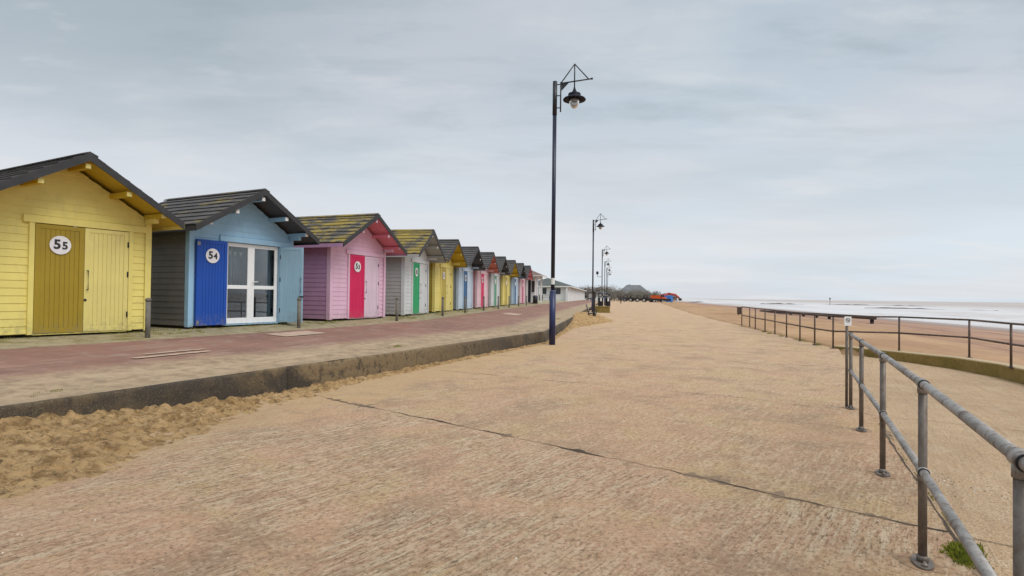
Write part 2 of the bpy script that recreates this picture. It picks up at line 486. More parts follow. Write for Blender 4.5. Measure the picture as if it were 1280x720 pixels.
# the cloud deck is brightest high overhead, as under any overcast sky
hi = wmr(zc, .45, .85, 1.0, 2.0)
bg2 = wn('ShaderNodeBackground'); wl(col, bg2.inputs[0]); wl(hi, bg2.inputs[1])
mxs = wn('ShaderNodeMixShader'); mxs.inputs[0].default_value = .90
wl(bg1.outputs[0], mxs.inputs[1]); wl(bg2.outputs[0], mxs.inputs[2])
wo = wn('ShaderNodeOutputWorld'); wl(mxs.outputs[0], wo.inputs[0])

sd = bpy.data.lights.new('sun', 'SUN'); sun = bpy.data.objects.new('sun', sd); COL.objects.link(sun)
sd.energy = 1.35; sd.angle = R(35); sd.color = (1, .965, .92)
dirv = Vector((sin(SUN_AZ) * cos(SUN_EL), cos(SUN_AZ) * cos(SUN_EL), sin(SUN_EL)))
sun.rotation_euler = dirv.to_track_quat('Z', 'Y').to_euler(); sun.location = (10, -10, 30)
sc.view_settings.view_transform = 'Standard'; sc.view_settings.look = 'None'
sc.view_settings.exposure = 0.52; sc.view_settings.gamma = 1.0; sc.view_settings.use_curve_mapping = False

# ------------------------------------------------------------------ site plan
KERB = [(-11.2, -9.5), (-7.9, -2.2), (-4.58, 5.1), (-3.2, 8.15), (-2.2, 10.2), (-1.05, 12.75), (0.05, 15.1), (1.02, 17.2), (1.64, 20.6), (3.36, 30.6), (4.18, 35.8), (7.2, 53.4), (13.5, 90), (22, 140)]
HUTL = [(-17.0, -9.2), (-13.3, -2.2), (-8.9, 6.15), (-7.3, 9.1), (-6.35, 11.15), (-5.1, 13.75), (-4.3, 15.8), (-3.62, 17.6), (-3.1, 21.0), (-1.4, 30.9), (-.5, 36), (2.5, 53.6), (8.8, 90), (17.4, 140)]
KZ = .36
def hz(Y): return .70 + .0047 * (min(max(Y, -2), 48) - 8)
def lerp(a, b, t): return a + (b - a) * t
def poly_at(P, t):
    i = min(int(t), len(P) - 2); k = t - i
    return lerp(P[i][0], P[i+1][0], k), lerp(P[i][1], P[i+1][1], k)

# pavement sheet from the kerb edge up to and behind the huts
def make_pavement():
    me_v = []; faces = []; uvs = []
    T = []
    for i in range(len(KERB) - 1):
        n = 8 if i < 9 else 5
        T += [i + k / n for k in range(n)]
    T.append(len(KERB) - 1)
    rows = []
    for t in T:
        kx, ky = poly_at(KERB, t); hx, hy = poly_at(HUTL, t)
        L = hypot(hx - kx, hy - ky); row = []
        for d in [0.035, .12, .6, 1.2, 2.0, 2.8, 3.3, L, L + .25, L + 3.6, L + 9, L + 30]:
            k = d / L
            x, y = kx + (hx - kx) * k, ky + (hy - ky) * k
            zk, zh = KZ, hz(hy) - .035
            z = zk + (zh - zk) * min(k, 1)
            if d > L + 5: z -= .5
            if d < .05: z -= .012
            if d > .2: z += .006 * noise.noise(Vector((x * 1.3, y * 1.3, 0)))
            row.append((x, y, z, d, L - d))
        rows.append(row)
    n = len(rows[0])
    for r in rows:
        for p in r: me_v.append(p[:3]); uvs.append((p[3], p[4]))
    for i in range(len(rows) - 1):
        for j in range(n - 1):
            faces.append((i*n + j, (i+1)*n + j, (i+1)*n + j + 1, i*n + j + 1))
    me = bpy.data.meshes.new('pavement'); me.from_pydata(me_v, [], faces)
    uv = me.uv_layers.new(name='across')
    for li, lp in enumerate(me.loops): uv.data[li].uv = uvs[lp.vertex_index]
    me.materials.append(M_PAVE)
    for p in me.polygons: p.use_smooth = True
    me.update()
    if me.polygons[5].normal.z < 0: me.flip_normals()
    o = bpy.data.objects.new('pavement', me); COL.objects.link(o); tag(o, kind='structure')
make_pavement()

# kerb : cast blocks meeting at joints
def seg_len(P): return sum(hypot(P[i+1][0]-P[i][0], P[i+1][1]-P[i][1]) for i in range(len(P)-1))
def along(P, s):
    for i in range(len(P)-1):
        L = hypot(P[i+1][0]-P[i][0], P[i+1][1]-P[i][1])
        if s <= L or i == len(P) - 2:
            k = s / L
            return (lerp(P[i][0], P[i+1][0], k), lerp(P[i][1], P[i+1][1], k)), ((P[i+1][0]-P[i][0]) / L, (P[i+1][1]-P[i][1]) / L)
        s -= L
S_JOINT = hypot(3.3, 7.3) + hypot(3.32, 7.3) + hypot(1.38, 3.05)
def make_kerb():
    total = seg_len(KERB) - 50
    joints = [0.0]
    s = S_JOINT - 9.2 * 2
    while s < total:
        if s > 0: joints.append(s)
        s += 9.2
    joints.append(total)
    for a, b in zip(joints, joints[1:]):
        vs = []; fs = []
        n = max(2, int((b - a) / .22))
        prof = [(0.0, -.12), (-.006, 0.0), (-.002, .12), (.0, .24), (.004, .315), (.016, .345), (.036, KZ - .008), (.35, KZ - .02)]
        for i in range(n + 1):
            ss = a + .006 + (b - a - .012) * i / n
            (x, y), (tx, ty) = along(KERB, ss)
            nx, ny = -ty, tx          # towards the huts
            for j, (d, z) in enumerate(prof):
                wob = noise.noise(Vector((ss * 2.1, j * .7, 0))) * .007 if 0 < j < 7 else 0
                chip = max(0, noise.noise(Vector((ss * 5.3, 4.4, 0))) - .38) * .05 if j in (4, 5, 6) else 0
                vs.append((x + nx * (d + wob + chip), y + ny * (d + wob + chip), z - chip * .6))
        m = len(prof)
        for i in range(n):
            for j in range(m - 1):
                fs.append((i*m + j, (i+1)*m + j, (i+1)*m + j + 1, i*m + j + 1))
        fs.append(tuple(range(m))); fs.append(tuple(n*m + j for j in range(m))[::-1])
        me = bpy.data.meshes.new('kerb'); me.from_pydata(vs, [], fs); me.materials.append(M_KERB)
        for p in me.polygons: p.use_smooth = True
        me.update()
        o = bpy.data.objects.new('kerb', me); COL.objects.link(o); tag(o, kind='structure')
make_kerb()

# right-hand edge of the promenade
EDGE_D = .25
RIGHT = [(-3.09, -8.0), (-1.07, -4.0), (-.06, -2.0), (.95, 0.0), (2.33, 2.72), (4.23, 6.5), (4.92, 7.85), (9.35, 16.2), (11.75, 28.9), (12.7, 33), (14.0, 40), (19.0, 62), (38, 142), (56, 220), (95, 400)]
LEFTP = [(-11.6, -9.0), (-8.4, -3.2), (-5.0, 5.0), (-3.6, 8.2), (-2.6, 10.2), (-1.4, 12.8), (-.4, 15.1), (.6, 17.2), (1.2, 20.6), (2.9, 30.6), (3.7, 35.8), (6.8, 53.4), (21.6, 140), (35, 220), (66, 400)]
def make_prom():
    vs = []; fs = []
    N = 14
    rows = []
    for i in range(len(RIGHT) - 1):
        for k in range(6): rows.append(i + k / 6)
    rows.append(len(RIGHT) - 1)
    for t in rows:
        a = poly_at(LEFTP, t); b = poly_at(RIGHT, t)
        for j in range(N + 1):
            k = j / N; x = lerp(a[0], b[0], k); y = lerp(a[1], b[1], k)
            vs.append((x, y, 0.0))
    m = N + 1
    for i in range(len(rows) - 1):
        for j in range(N):
            fs.append((i*m + j, i*m + j + 1, (i+1)*m + j + 1, (i+1)*m + j))
    # a real edge, 0.4 m deep
    b0 = len(vs)
    for i in range(len(rows)):
        x, y, z = vs[i*m + N]; vs.append((x + .004, y, z - .4))
    for i in range(len(rows) - 1):
        fs.append((i*m + N, b0 + i, b0 + i + 1, (i+1)*m + N))
    me = bpy.data.meshes.new('promenade'); me.from_pydata(vs, [], fs); me.materials.append(M_CONC)
    me.update()
    o = bpy.data.objects.new('promenade', me); COL.objects.link(o); tag(o, kind='structure')
make_prom()

# joints between the concrete bays : irregular broken dark gaps
M_GAP = plain('joint_gap', (.055, .036, .022), .95, var=.5, scale=20)
M_GAPL = plain('joint_filler', (.20, .135, .08), .95, var=.4, scale=16)
def crack(pts, w0, w1, seed, z=.004, gap=0.0, wob=1.0):
    m = MB(); m2 = MB()
    P = [Vector((x, y, 0)) for x, y in pts]
    prev = None; prev2 = None
    tot = sum((P[i+1] - P[i]).length for i in range(len(P) - 1)); s = 0
    for i in range(len(P) - 1):
        d = P[i+1] - P[i]; L = d.length; d.normalize(); nn = Vector((-d.y, d.x, 0))
        n = max(2, int(L / .03))
        for k in range(n):
            ss = s + L * k / n
            off = .032 * noise.noise(Vector((ss * 1.6, seed, 0))) + .020 * noise.noise(Vector((ss * 7, seed, 3))) + .007 * noise.noise(Vector((ss * 31, seed, 5)))
            off *= wob
            wv = w0 + (w1 - w0) * max(0, noise.noise(Vector((ss * 2.2, seed, 7))) * 1.5 + .30) ** 1.3 * (1 + 2.2 * max(0, noise.noise(Vector((ss * 15, seed, 1)))))
            if noise.noise(Vector((ss * 1.1, seed, 11))) < gap - .45: wv = .0006
            c = P[i] + d * (L * k / n) + nn * off
            cur = (c + nn * wv, c - nn * wv * .8)
            ch = max(0, noise.noise(Vector((ss * 2.3, seed, 21))) - .02) * .55 * abs(noise.noise(Vector((ss * 13, seed, 23)))) * (w1 / .012)
            cu2 = (c + nn * (wv + ch), c - nn * (wv * .8 + ch * .4))
            if prev2 and ch > .0: m2.quad([(prev2[0].x, prev2[0].y, z - .002), (cu2[0].x, cu2[0].y, z - .002), (cu2[1].x, cu2[1].y, z - .002), (prev2[1].x, prev2[1].y, z - .002)])
            prev2 = cu2
            if prev: m.quad([(prev[0].x, prev[0].y, z), (cur[0].x, cur[0].y, z), (cur[1].x, cur[1].y, z), (prev[1].x, prev[1].y, z)])
            prev = cur
        s += L
    o = m.build('expansion_joint', M_GAP); tag(o, kind='structure')
    if m2.v: tag(m2.build('chipped_joint_edge', M_GAPL), kind='structure')
crack([(-2.75, 7.9), (-2.5, 7.65), (-1.3, 6.72), (0.02, 5.68), (1.1, 4.78), (2.07, 3.94), (2.50, 3.60), (2.70, 3.46)], .003, .018, 1.3)
crack([(4.20, 6.48), (3.70, 5.49), (2.69, 3.48), (2.2, 2.5)], .003, .009, 12.7, wob=.35)
crack([(-1.9, 11.0), (1.0, 9.3), (3.26, 8.1), (4.6, 6.8), (4.72, 6.68)], .001, .005, 4.1, gap=.3)
crack([(1.5, 17.1), (5.0, 16.6), (8.5, 15.1), (8.85, 14.9)], .002, .008, 8.6, gap=.1)
crack([(2.1, 23.5), (6.5, 23.0), (10.6, 22.5)], .002, .010, 2.6, gap=.1)
crack([(3.5, 31.5), (8, 31.0), (12.1, 30.8)], .003, .012, 5.6)
crack([(-.9, 13.6), (2.2, 12.9), (6.6, 12.0), (7.0, 11.4)], .001, .006, 6.6, gap=.3)

# ------------------------------------------------------------------ loose sand along the kerb
def kerb_frame(s):
    (x, y), (tx, ty) = along(KERB, s)
    return x, y, ty, -tx      # outward normal (to the promenade)
SK = hypot(3.3, 7.3)          # arc length at (-7.9,-2.2)
def arc_of_index(i): return sum(hypot(KERB[k+1][0]-KERB[k][0], KERB[k+1][1]-KERB[k][1]) for k in range(i))
s5, s8, s13, s17, s20, s30, s36, s53 = [arc_of_index(i) for i in (2, 3, 5, 7, 8, 9, 10, 11)]
def interp(tab, x):
    if x <= tab[0][0]: return tab[0][1]
    for (a, va), (b, vb) in zip(tab, tab[1:]):
        if x <= b: return va + (vb - va) * (x - a) / (b - a)
    return tab[-1][1]
S_W0 = [(0, 1.9), (s5 - 2, 1.7), (s5, 1.62), (s5 + 1.1, 1.18), (s5 + 2.2, .80), (s8, .62), (s8 + 1.4, .33), (s13, .24), (s17, .18), (s20, .35), (s20 + 4, 1.5), (s30 - 2, 2.6), (s30 + 2, 3.2), (s36, 3.0), (s36 + 6, 2.2), (s53, .5)]
S_W = S_W0[:9] + [(s20, .20), (s20 + 5, .35), (s30 - 3, .9), (s30, 1.6), (s30 + 3, 2.3), (s36, 2.1), (s36 + 6, 1.6), (s53, .4)]
S_H = [(0, .28), (s5, .24), (s5 + 1.5, .085), (s8, .015), (s8 + 2, .012), (s13, .012), (s17, .01), (s20, .01), (s20 + 5, .03), (s30 - 3, .12), (s30 + .5, .36), (s30 + 3, .52), (s36, .42), (s36 + 6, .25), (s53, .03)]
def fbm(v, o): return noise.fractal(v, .9, 2.1, o)
def sand_sheet(name, s0, s1, ds, nd, power=2):
    vs = []; fs = []
    n = int((s1 - s0) / ds)
    for i in range(n + 1):
        s = s0 + (s1 - s0) * i / n
        x, y, nx, ny = kerb_frame(s)
        W = interp(S_W, s) * (1 + .16 * noise.noise(Vector((s * .9, 2, 0))) + .09 * noise.noise(Vector((s * 3.4, 5, 0)))); H = interp(S_H, s)
        wmax = max(W * 1.35, W + .25)
        for j in range(nd + 1):
            d = -.03 + (wmax + .03) * j / nd
            k = max(0.0, 1 - max(d, 0) / W) if d < W else -(d - W) / W
            px, py = x + nx * d, y + ny * d
            base = H * (max(k, 0) ** 1.35) + (.028 * min(1, max(k, 0) * 4) if k > 0 else k * .10)
            amp = min(1, max(k, 0) * 5) * min(1, .25 + W)
            nz = fbm(Vector((px * 3.2, py * 3.2, 1.5)), 5) * .030 + abs(fbm(Vector((px * 6.5, py * 6.5, 4.5)), 5)) * .060 - .022 - .035 * max(0, 1 - 2.2 * abs(noise.noise(Vector((px * 4.1, py * 4.1, 8.5)))))
            if s > s20: nz *= 1.4
            z = base + nz * amp - (.004 if k > 0 else .012)
            if s > s20: z += H * .22 * max(0, k) * noise.noise(Vector((px * .55, py * .4, 9)))
            vs.append((px, py, z))
    m = nd + 1
    for i in range(n):
        for j in range(nd):
            fs.append((i*m + j, i*m + j + 1, (i+1)*m + j + 1, (i+1)*m + j))
    me = bpy.data.meshes.new(name); me.from_pydata(vs, [], fs); me.materials.append(M_SAND)
    for p in me.polygons: p.use_smooth = True
    me.update()
    if me.polygons[0].normal.z < 0: me.flip_normals()
    o = bpy.data.objects.new(name, me); COL.objects.link(o); tag(o, kind='structure'); return o
sand_sheet('sand_drift', SK - 1.0, s13, .022, 90)
sand_sheet('sand_drift', s13 - .02, s20 + 2, .05, 30)
sand_sheet('sand_drift', s20 + 1.95, s53, .10, 44)

# ------------------------------------------------------------------ slipway ramp and its low wall
def ramp_conc():
    t = NT('ramp_concrete')
    v = t.mapping()
    a = t.noise(v, .5, 6, .6, .4); b = t.noise(v, 3.5, 6, .7); f = t.noise(v, 60, 3, .75)
    st = t.noise(t.mapping((.8, 14, 1), (0, 0, R(-60))), 1.0, 4, .65, .1)
    col = t.mix(t.mr(a, .36, .66), (.52, .345, .195), (.42, .27, .150))
    col = t.mix(t.math('MULTIPLY', t.mr(b, .48, .68), .6), col, (.59, .45, .30))
    col = t.mix(t.math('MULTIPLY', t.mr(st, .52, .66), .35), col, (.25, .17, .10))
    col = t.mix(t.math('MULTIPLY', t.mr(f, .52, .62), .6), col, (.20, .13, .075))
    col = t.mix(t.math('MULTIPLY', t.mr(f, .46, .38), .5), col, (.68, .53, .36))
    h = t.math('ADD', st, f)
    return t.set(col, .93, t.bump(h, 1.0, .02))
M_RAMP = ramp_conc()
def ramp_z(x, y):
    d = (x - 9.35) * .894 - (y - 16.2) * .447
    k = min(1, max(0, (y - 5.0) / 6)); k = k*k*(3-2*k)
    return -.014 - .12 * k - .045 * max(0, d)
WALL = [(9.50, 16.75), (10.15, 15.45), (10.75, 13.75), (10.72, 12.5), (10.30, 11.1), (9.65, 9.4), (8.6, 6.6)]
def make_ramp():
    vs = []; fs = []
    L = [(2.32, 2.72), (3.22, 4.5), (4.22, 6.5), (4.91, 7.85), (6.35, 10.5), (7.78, 13.2), (9.34, 16.2)]
    L = [(-3.10, -8.0), (-.07, -2.0)] + L
    Rr = [(6.0, -8.0), (7.0, -2.0), (8.2, 4.5), (8.6, 6.4), (9.65, 9.3), (10.2, 10.8), (10.65, 12.3), (10.72, 13.7), (10.1, 15.5)]
    N = 16; rows = []
    for i in range(len(L) - 1):
        for k in range(8): rows.append(i + k / 8)
    rows.append(len(L) - 1)
    for t in rows:
        a = poly_at(L, t); b = poly_at(Rr, t)
        for j in range(N + 1):
            k = j / N; x = lerp(a[0] - .02, b[0] + .12, k); y = lerp(a[1], b[1], k)
            vs.append((x, y, ramp_z(x, y) + .004 * noise.noise(Vector((x * 2, y * 2, 0)))))
    m = N + 1
    for i in range(len(rows) - 1):
        for j in range(N): fs.append((i*m + j, i*m + j + 1, (i+1)*m + j + 1, (i+1)*m + j))
    me = bpy.data.meshes.new('slipway'); me.from_pydata(vs, [], fs); me.materials.append(M_RAMP)
    for p in me.polygons: p.use_smooth = True
    me.update()
    o = bpy.data.objects.new('slipway', me); COL.objects.link(o); tag(o, kind='structure')
make_ramp()
def crack_on_ramp(pts, seed):
    m = MB(); prev = None
    for i in range(len(pts) - 1):
        a, b = Vector((*pts[i], 0)), Vector((*pts[i+1], 0)); d = (b - a); L = d.length; d.normalize(); nn = Vector((-d.y, d.x, 0))
        n = int(L / .08)
        for k in range(n + 1):
            s = L * k / n
            c = a + d * s + nn * (.03 * noise.noise(Vector((s * 1.3, seed, i))))
            wv = .004 + .008 * max(0, noise.noise(Vector((s * 4, seed, i))))
            p0, p1 = c + nn * wv, c - nn * wv
            cur = ((p0.x, p0.y, ramp_z(p0.x, p0.y) + .006), (p1.x, p1.y, ramp_z(p1.x, p1.y) + .006))
            if prev: m.quad([prev[0], cur[0], cur[1], prev[1]])
            prev = cur
    o = m.build('expansion_joint', M_GAP); tag(o, kind='structure')
crack_on_ramp([(6.5, 10.2), (8.2, 9.4), (9.4, 8.9)], 2)
crack_on_ramp([(4.9, 7.0), (6.8, 6.2), (8.4, 5.7)], 5)
crack_on_ramp([(2.74, 3.42), (3.4, 2.95), (4.6, 2.3)], 9)

def slip_wall_mat():
    t = NT('algae_stained_concrete')
    v = t.mapping()
    a = t.noise(v, 2.2, 6, .7, .3); b = t.noise(v, 12, 6, .7)
    g = t.n('ShaderNodeNewGeometry'); sp = t.n('ShaderNodeSeparateXYZ'); t.l(g.outputs['Normal'], sp.inputs[0])
    col = t.mix(t.mr(a, .35, .62), (.30, .20, .065), (.20, .15, .03))
    col = t.mix(t.math('MULTIPLY', t.mr(b, .5, .68), .55), col, (.12, .085, .03))
    # the walked-on top is bare concrete
    top = t.math('MULTIPLY', t.mr(sp.outputs[2], .6, .9), t.mr(b, .25, .5, .55, 1))
    col = t.mix(top, col, (.46, .345, .21))
    return t.set(col, .92, t.bump(t.math('ADD', a, b), .6, .02))
M_SLIPW = slip_wall_mat()
def make_slip_wall():
    n = 60; vs = []; fs = []
    P = WALL; total = seg_len(P)
    prof = [(0, -.6), (0, -.02), (.02, .0), (.34, .0), (.36, -.6)]
    for i in range(n + 1):
        s = total * i / n
        (x, y), (tx, ty) = along(P, s)
        # smoothed tangent
        (x2, y2), _ = along(P, min(total, s + .5)); (x1, y1), _ = along(P, max(0, s - .5))
        L = hypot(x2 - x1, y2 - y1); tx, ty = (x2 - x1) / L, (y2 - y1) / L
        nx, ny = -ty, tx
        if nx < 0 and i < 1: pass
        zt = .055 - .03 * (s / total)
        for d, z in prof:
            wob = .01 * noise.noise(Vector((s * 1.8, z * 4, 3)))
            vs.append((x + nx * (d + wob), y + ny * (d + wob), z + zt + wob * .4))
    m = len(prof)
    for i in range(n):
        for j in range(m - 1): fs.append((i*m + j, i*m + j + 1, (i+1)*m + j + 1, (i+1)*m + j))
    fs.append(tuple(range(m))); fs.append(tuple(n*m + j for j in range(m)))
    me = bpy.data.meshes.new('slipway_wall'); me.from_pydata(vs, [], fs); me.materials.append(M_SLIPW)
    me.update()
    o = bpy.data.objects.new('slipway_wall', me); COL.objects.link(o)
    tag(o, 'low green stained concrete wall curving beside the slipway under the far railing', 'wall')
make_slip_wall()

# ------------------------------------------------------------------ beach, sea, land
BX = [(-30, 9.2), (2, 9.2), (9.4, 9.9), (11.1, 10.55), (12.5, 11.0), (13.75, 11.0), (15.45, 10.4), (16.4, 9.6), (28.9, 11.8), (33, 12.6), (40, 13.9), (62, 18.8), (142, 37.6), (220, 55), (400, 93), (900, 200), (2500, 540)]
def beach():
    vs = []; fs = []; uvs = []
    ys = []; y = -30.0
    while y < 6: ys.append(y); y += 2.0
    while y < 2500:
        ys.append(y); y += max(.16, (y) * .014) if y > 8 else .4
    qs = [-.55, -.25, 0.0]; q = 0.0
    while q < 90: q += max(.14, q * .026); qs.append(q)
    nq = len(qs)
    for y in ys:
        xb = interp(BX, y)
        for q in qs:
            x = xb + q
            wy = min(1, max(0, (y - 15) / 6))
            z = -.035 * min(q, 6) - .0505 * max(q - 6, 0)
            z += wy * .20 * math.exp(-((q - 3.5) / 3.0) ** 2) * (1 + .7 * noise.noise(Vector((x * .2, y * .12, 1))))
            rough = max(0, 1 - q / 26)
            z += rough * (fbm(Vector((x * .55, y * .40, 2)), 5) * .10 + fbm(Vector((x * 2.0, y * 1.6, 7)), 4) * .030) * min(1, max(0, q + .2) * .8)
            if q <= 0: z = min(z, -.01) - .03 * (-q)
            if wy == 0: z -= .06
            if q <= -.2: z = -.35
            vs.append((x, y, z)); uvs.append((q, y))
    for i in range(len(ys) - 1):
        for j in range(nq - 1): fs.append((i*nq + j, i*nq + j + 1, (i+1)*nq + j + 1, (i+1)*nq + j))
    me = bpy.data.meshes.new('beach'); me.from_pydata(vs, [], fs); me.materials.append(M_BEACH)
    uv = me.uv_layers.new(name='q')
    for li, lp in enumerate(me.loops): uv.data[li].uv = uvs[lp.vertex_index]
    for p in me.polygons: p.use_smooth = True
    me.update()
    o = bpy.data.objects.new('beach', me); COL.objects.link(o); tag(o, kind='structure')
beach()
m = MB(); m.quad([(-9000, -9000, -2.2), (9000, -9000, -2.2), (9000, 12000, -2.2), (-9000, 12000, -2.2)])
tag(m.build('sea', M_SEA), kind='structure')
M_LAND = plain('rough_land', (.16, .13, .07), .95, var=.35, scale=.05)
m = MB()
lx = [(-200, 8.0), (2, 8.2), (6.4, 4.0), (7.85, 4.9), (16.2, 8.9), (28.9, 11.3), (62, 18.5), (142, 37), (220, 54), (400, 92), (900, 199), (2500, 538)]
m.quad([(-2000, -200, -.06), (-3, -200, -.06), (-3, 2, -.06), (-2000, 2, -.06)])
L_ = [(y, x - 1.6) for y, x in lx[1:]]
for (ya, xa), (yb, xb) in zip(L_, L_[1:]):
    if ya < 3: xa = -3
    m.quad([(-2000, ya, -.06), (min(xa, xb if ya < 20 else xa), ya, -.06), (xb, yb, -.06), (-2000, yb, -.06)])
tag(m.build('ground', M_LAND), kind='structure')

# pale worn patches on the red paving, seen as separate fillings
def kh(t, d):
    kx, ky = poly_at(KERB, t); hx, hy = poly_at(HUTL, t); L = hypot(hx-kx, hy-ky); k = d / L
    return (kx + (hx-kx)*k, ky + (hy-ky)*k, KZ + (hz(hy) - .035 - KZ) * k)
M_PATCH = plain('pale_patch', (.44, .31, .225), .9, var=.2, scale=8)
def patch(t0, t1, d0, d1):
    m = MB(); n = 12; 
    for i in range(n):
        a, b = t0 + (t1 - t0) * i / n, t0 + (t1 - t0) * (i + 1) / n
        j = lambda q, s_: .03 * noise.noise(Vector((q * 40, s_, 0)))
        P = [kh(a, d0 + j(a, 1)), kh(b, d0 + j(b, 1)), kh(b, d1 + j(b, 2)), kh(a, d1 + j(a, 2))]
        m.quad([(x, y, z + .012) for x, y, z in P])
    tag(m.build('pavement_patch', M_PATCH), kind='structure')
patch(4.15, 4.55, 2.45, 2.95)
patch(8.45, 8.62, 2.2, 2.9)
patch(2.75, 3.15, 1.62, 1.72)
patch(2.85, 3.2, 1.85, 1.92)

# ------------------------------------------------------------------ beach huts
W, HP, HE, OV, SV, LH = 2.49, 2.875, 1.968, .595, .27, 2.62
SL = (HP - HE) / (W / 2 + SV)
def ztop(x): return HP - SL * abs(x - W / 2)
UND = .135
def boards_front(m, x0, x1, z0, z1, gable=False, pitch=.118, y=0.0, sgn=-1):
    z = z0
    while z < z1 - 1e-4:
        zb, zt_ = z, min(z + pitch, z1)
        def clip(zz, xa, xb):
            if not gable: return xa, xb
            lo = W/2 - (HP - UND - zz) / SL; hi = W/2 + (HP - UND - zz) / SL
            return max(xa, lo), min(xb, hi)
        a0, b0 = clip(zb, x0, x1); a1, b1 = clip(zt_, x0, x1)
        if b0 - a0 < .01: break
        if b1 < a1: a1 = b1 = (a1 + b1) / 2
        yb = y + sgn * .019; yt = y + sgn * .011; yl = y + sgn * .011
        m.quad([(a0, yb, zb + .008), (b0, yb, zb + .008), (b1, yt, zt_ - .002), (a1, yt, zt_ - .002)])
        m.quad([(a0, yl, zb), (b0, yl, zb), (b0, yb, zb + .008), (a0, yb, zb + .008)])
        m.quad([(a1, yt, zt_ - .002), (b1, yt, zt_ - .002), (b1, yl, zt_), (a1, yl, zt_)])
        z += pitch

def text_mesh(txt, size):
    cu = bpy.data.curves.new('txt', 'FONT'); cu.body = txt; cu.size = size; cu.align_x = 'CENTER'; cu.align_y = 'CENTER'
    cu.extrude = .002; cu.offset = size * .034; cu.resolution_u = 3
    o = bpy.data.objects.new('txt', cu); COL.objects.link(o)
    dg = bpy.context.evaluated_depsgraph_get(); dg.update()
    me = bpy.data.meshes.new_from_object(o.evaluated_get(dg))
    bpy.data.objects.remove(o); 
    vs = [tuple(v.co) for v in me.vertices]; fs = [tuple(p.vertices) for p in me.polygons]
    bpy.data.meshes.remove(me)
    return vs, fs

def add_text(m, txt, size, cx, cz, y, mi):
    vs, fs = text_mesh(txt, size); b = len(m.v)
    m.v += [(cx + v[0], y - v[2], cz + v[1]) for v in vs]
    for f in fs: m.f.append(tuple(b + i for i in f)); m.m.append(mi); m.sm.append(False)

def disc(m, r, cx, cz, y0, y1, n=36):
    m.prism([(cx + r * cos(2*pi*k/n), cz + r * sin(2*pi*k/n)) for k in range(n)], y0, y1)

DX0, DX1, DX2, DZ1 = .775, 1.455, 2.14, 1.745
def leaf_mesh(w_, boards=8):
    """door leaf hinged at local x=0, spanning +x, face towards -y"""
    m = MB(); z0 = .025
    m.box((.004, -.030, z0), (w_ - .004, .006, DZ1))
    fr = .075
    m.box((.004, -.046, z0), (fr, -.0301, DZ1)); m.box((w_ - fr, -.046, z0), (w_ - .004, -.0301, DZ1))
    m.box((fr, -.0455, DZ1 - fr * .9), (w_ - fr, -.0301, DZ1)); m.box((fr, -.0455, z0), (w_ - fr, -.0301, z0 + fr * 1.1))
    iw = (w_ - 2 * fr) / boards
    for k in range(boards):
        m.box((fr + k * iw + .0018, -.0385, z0 + fr * 1.1), (fr + (k + 1) * iw - .0018, -.0301, DZ1 - fr * .9))
    return m

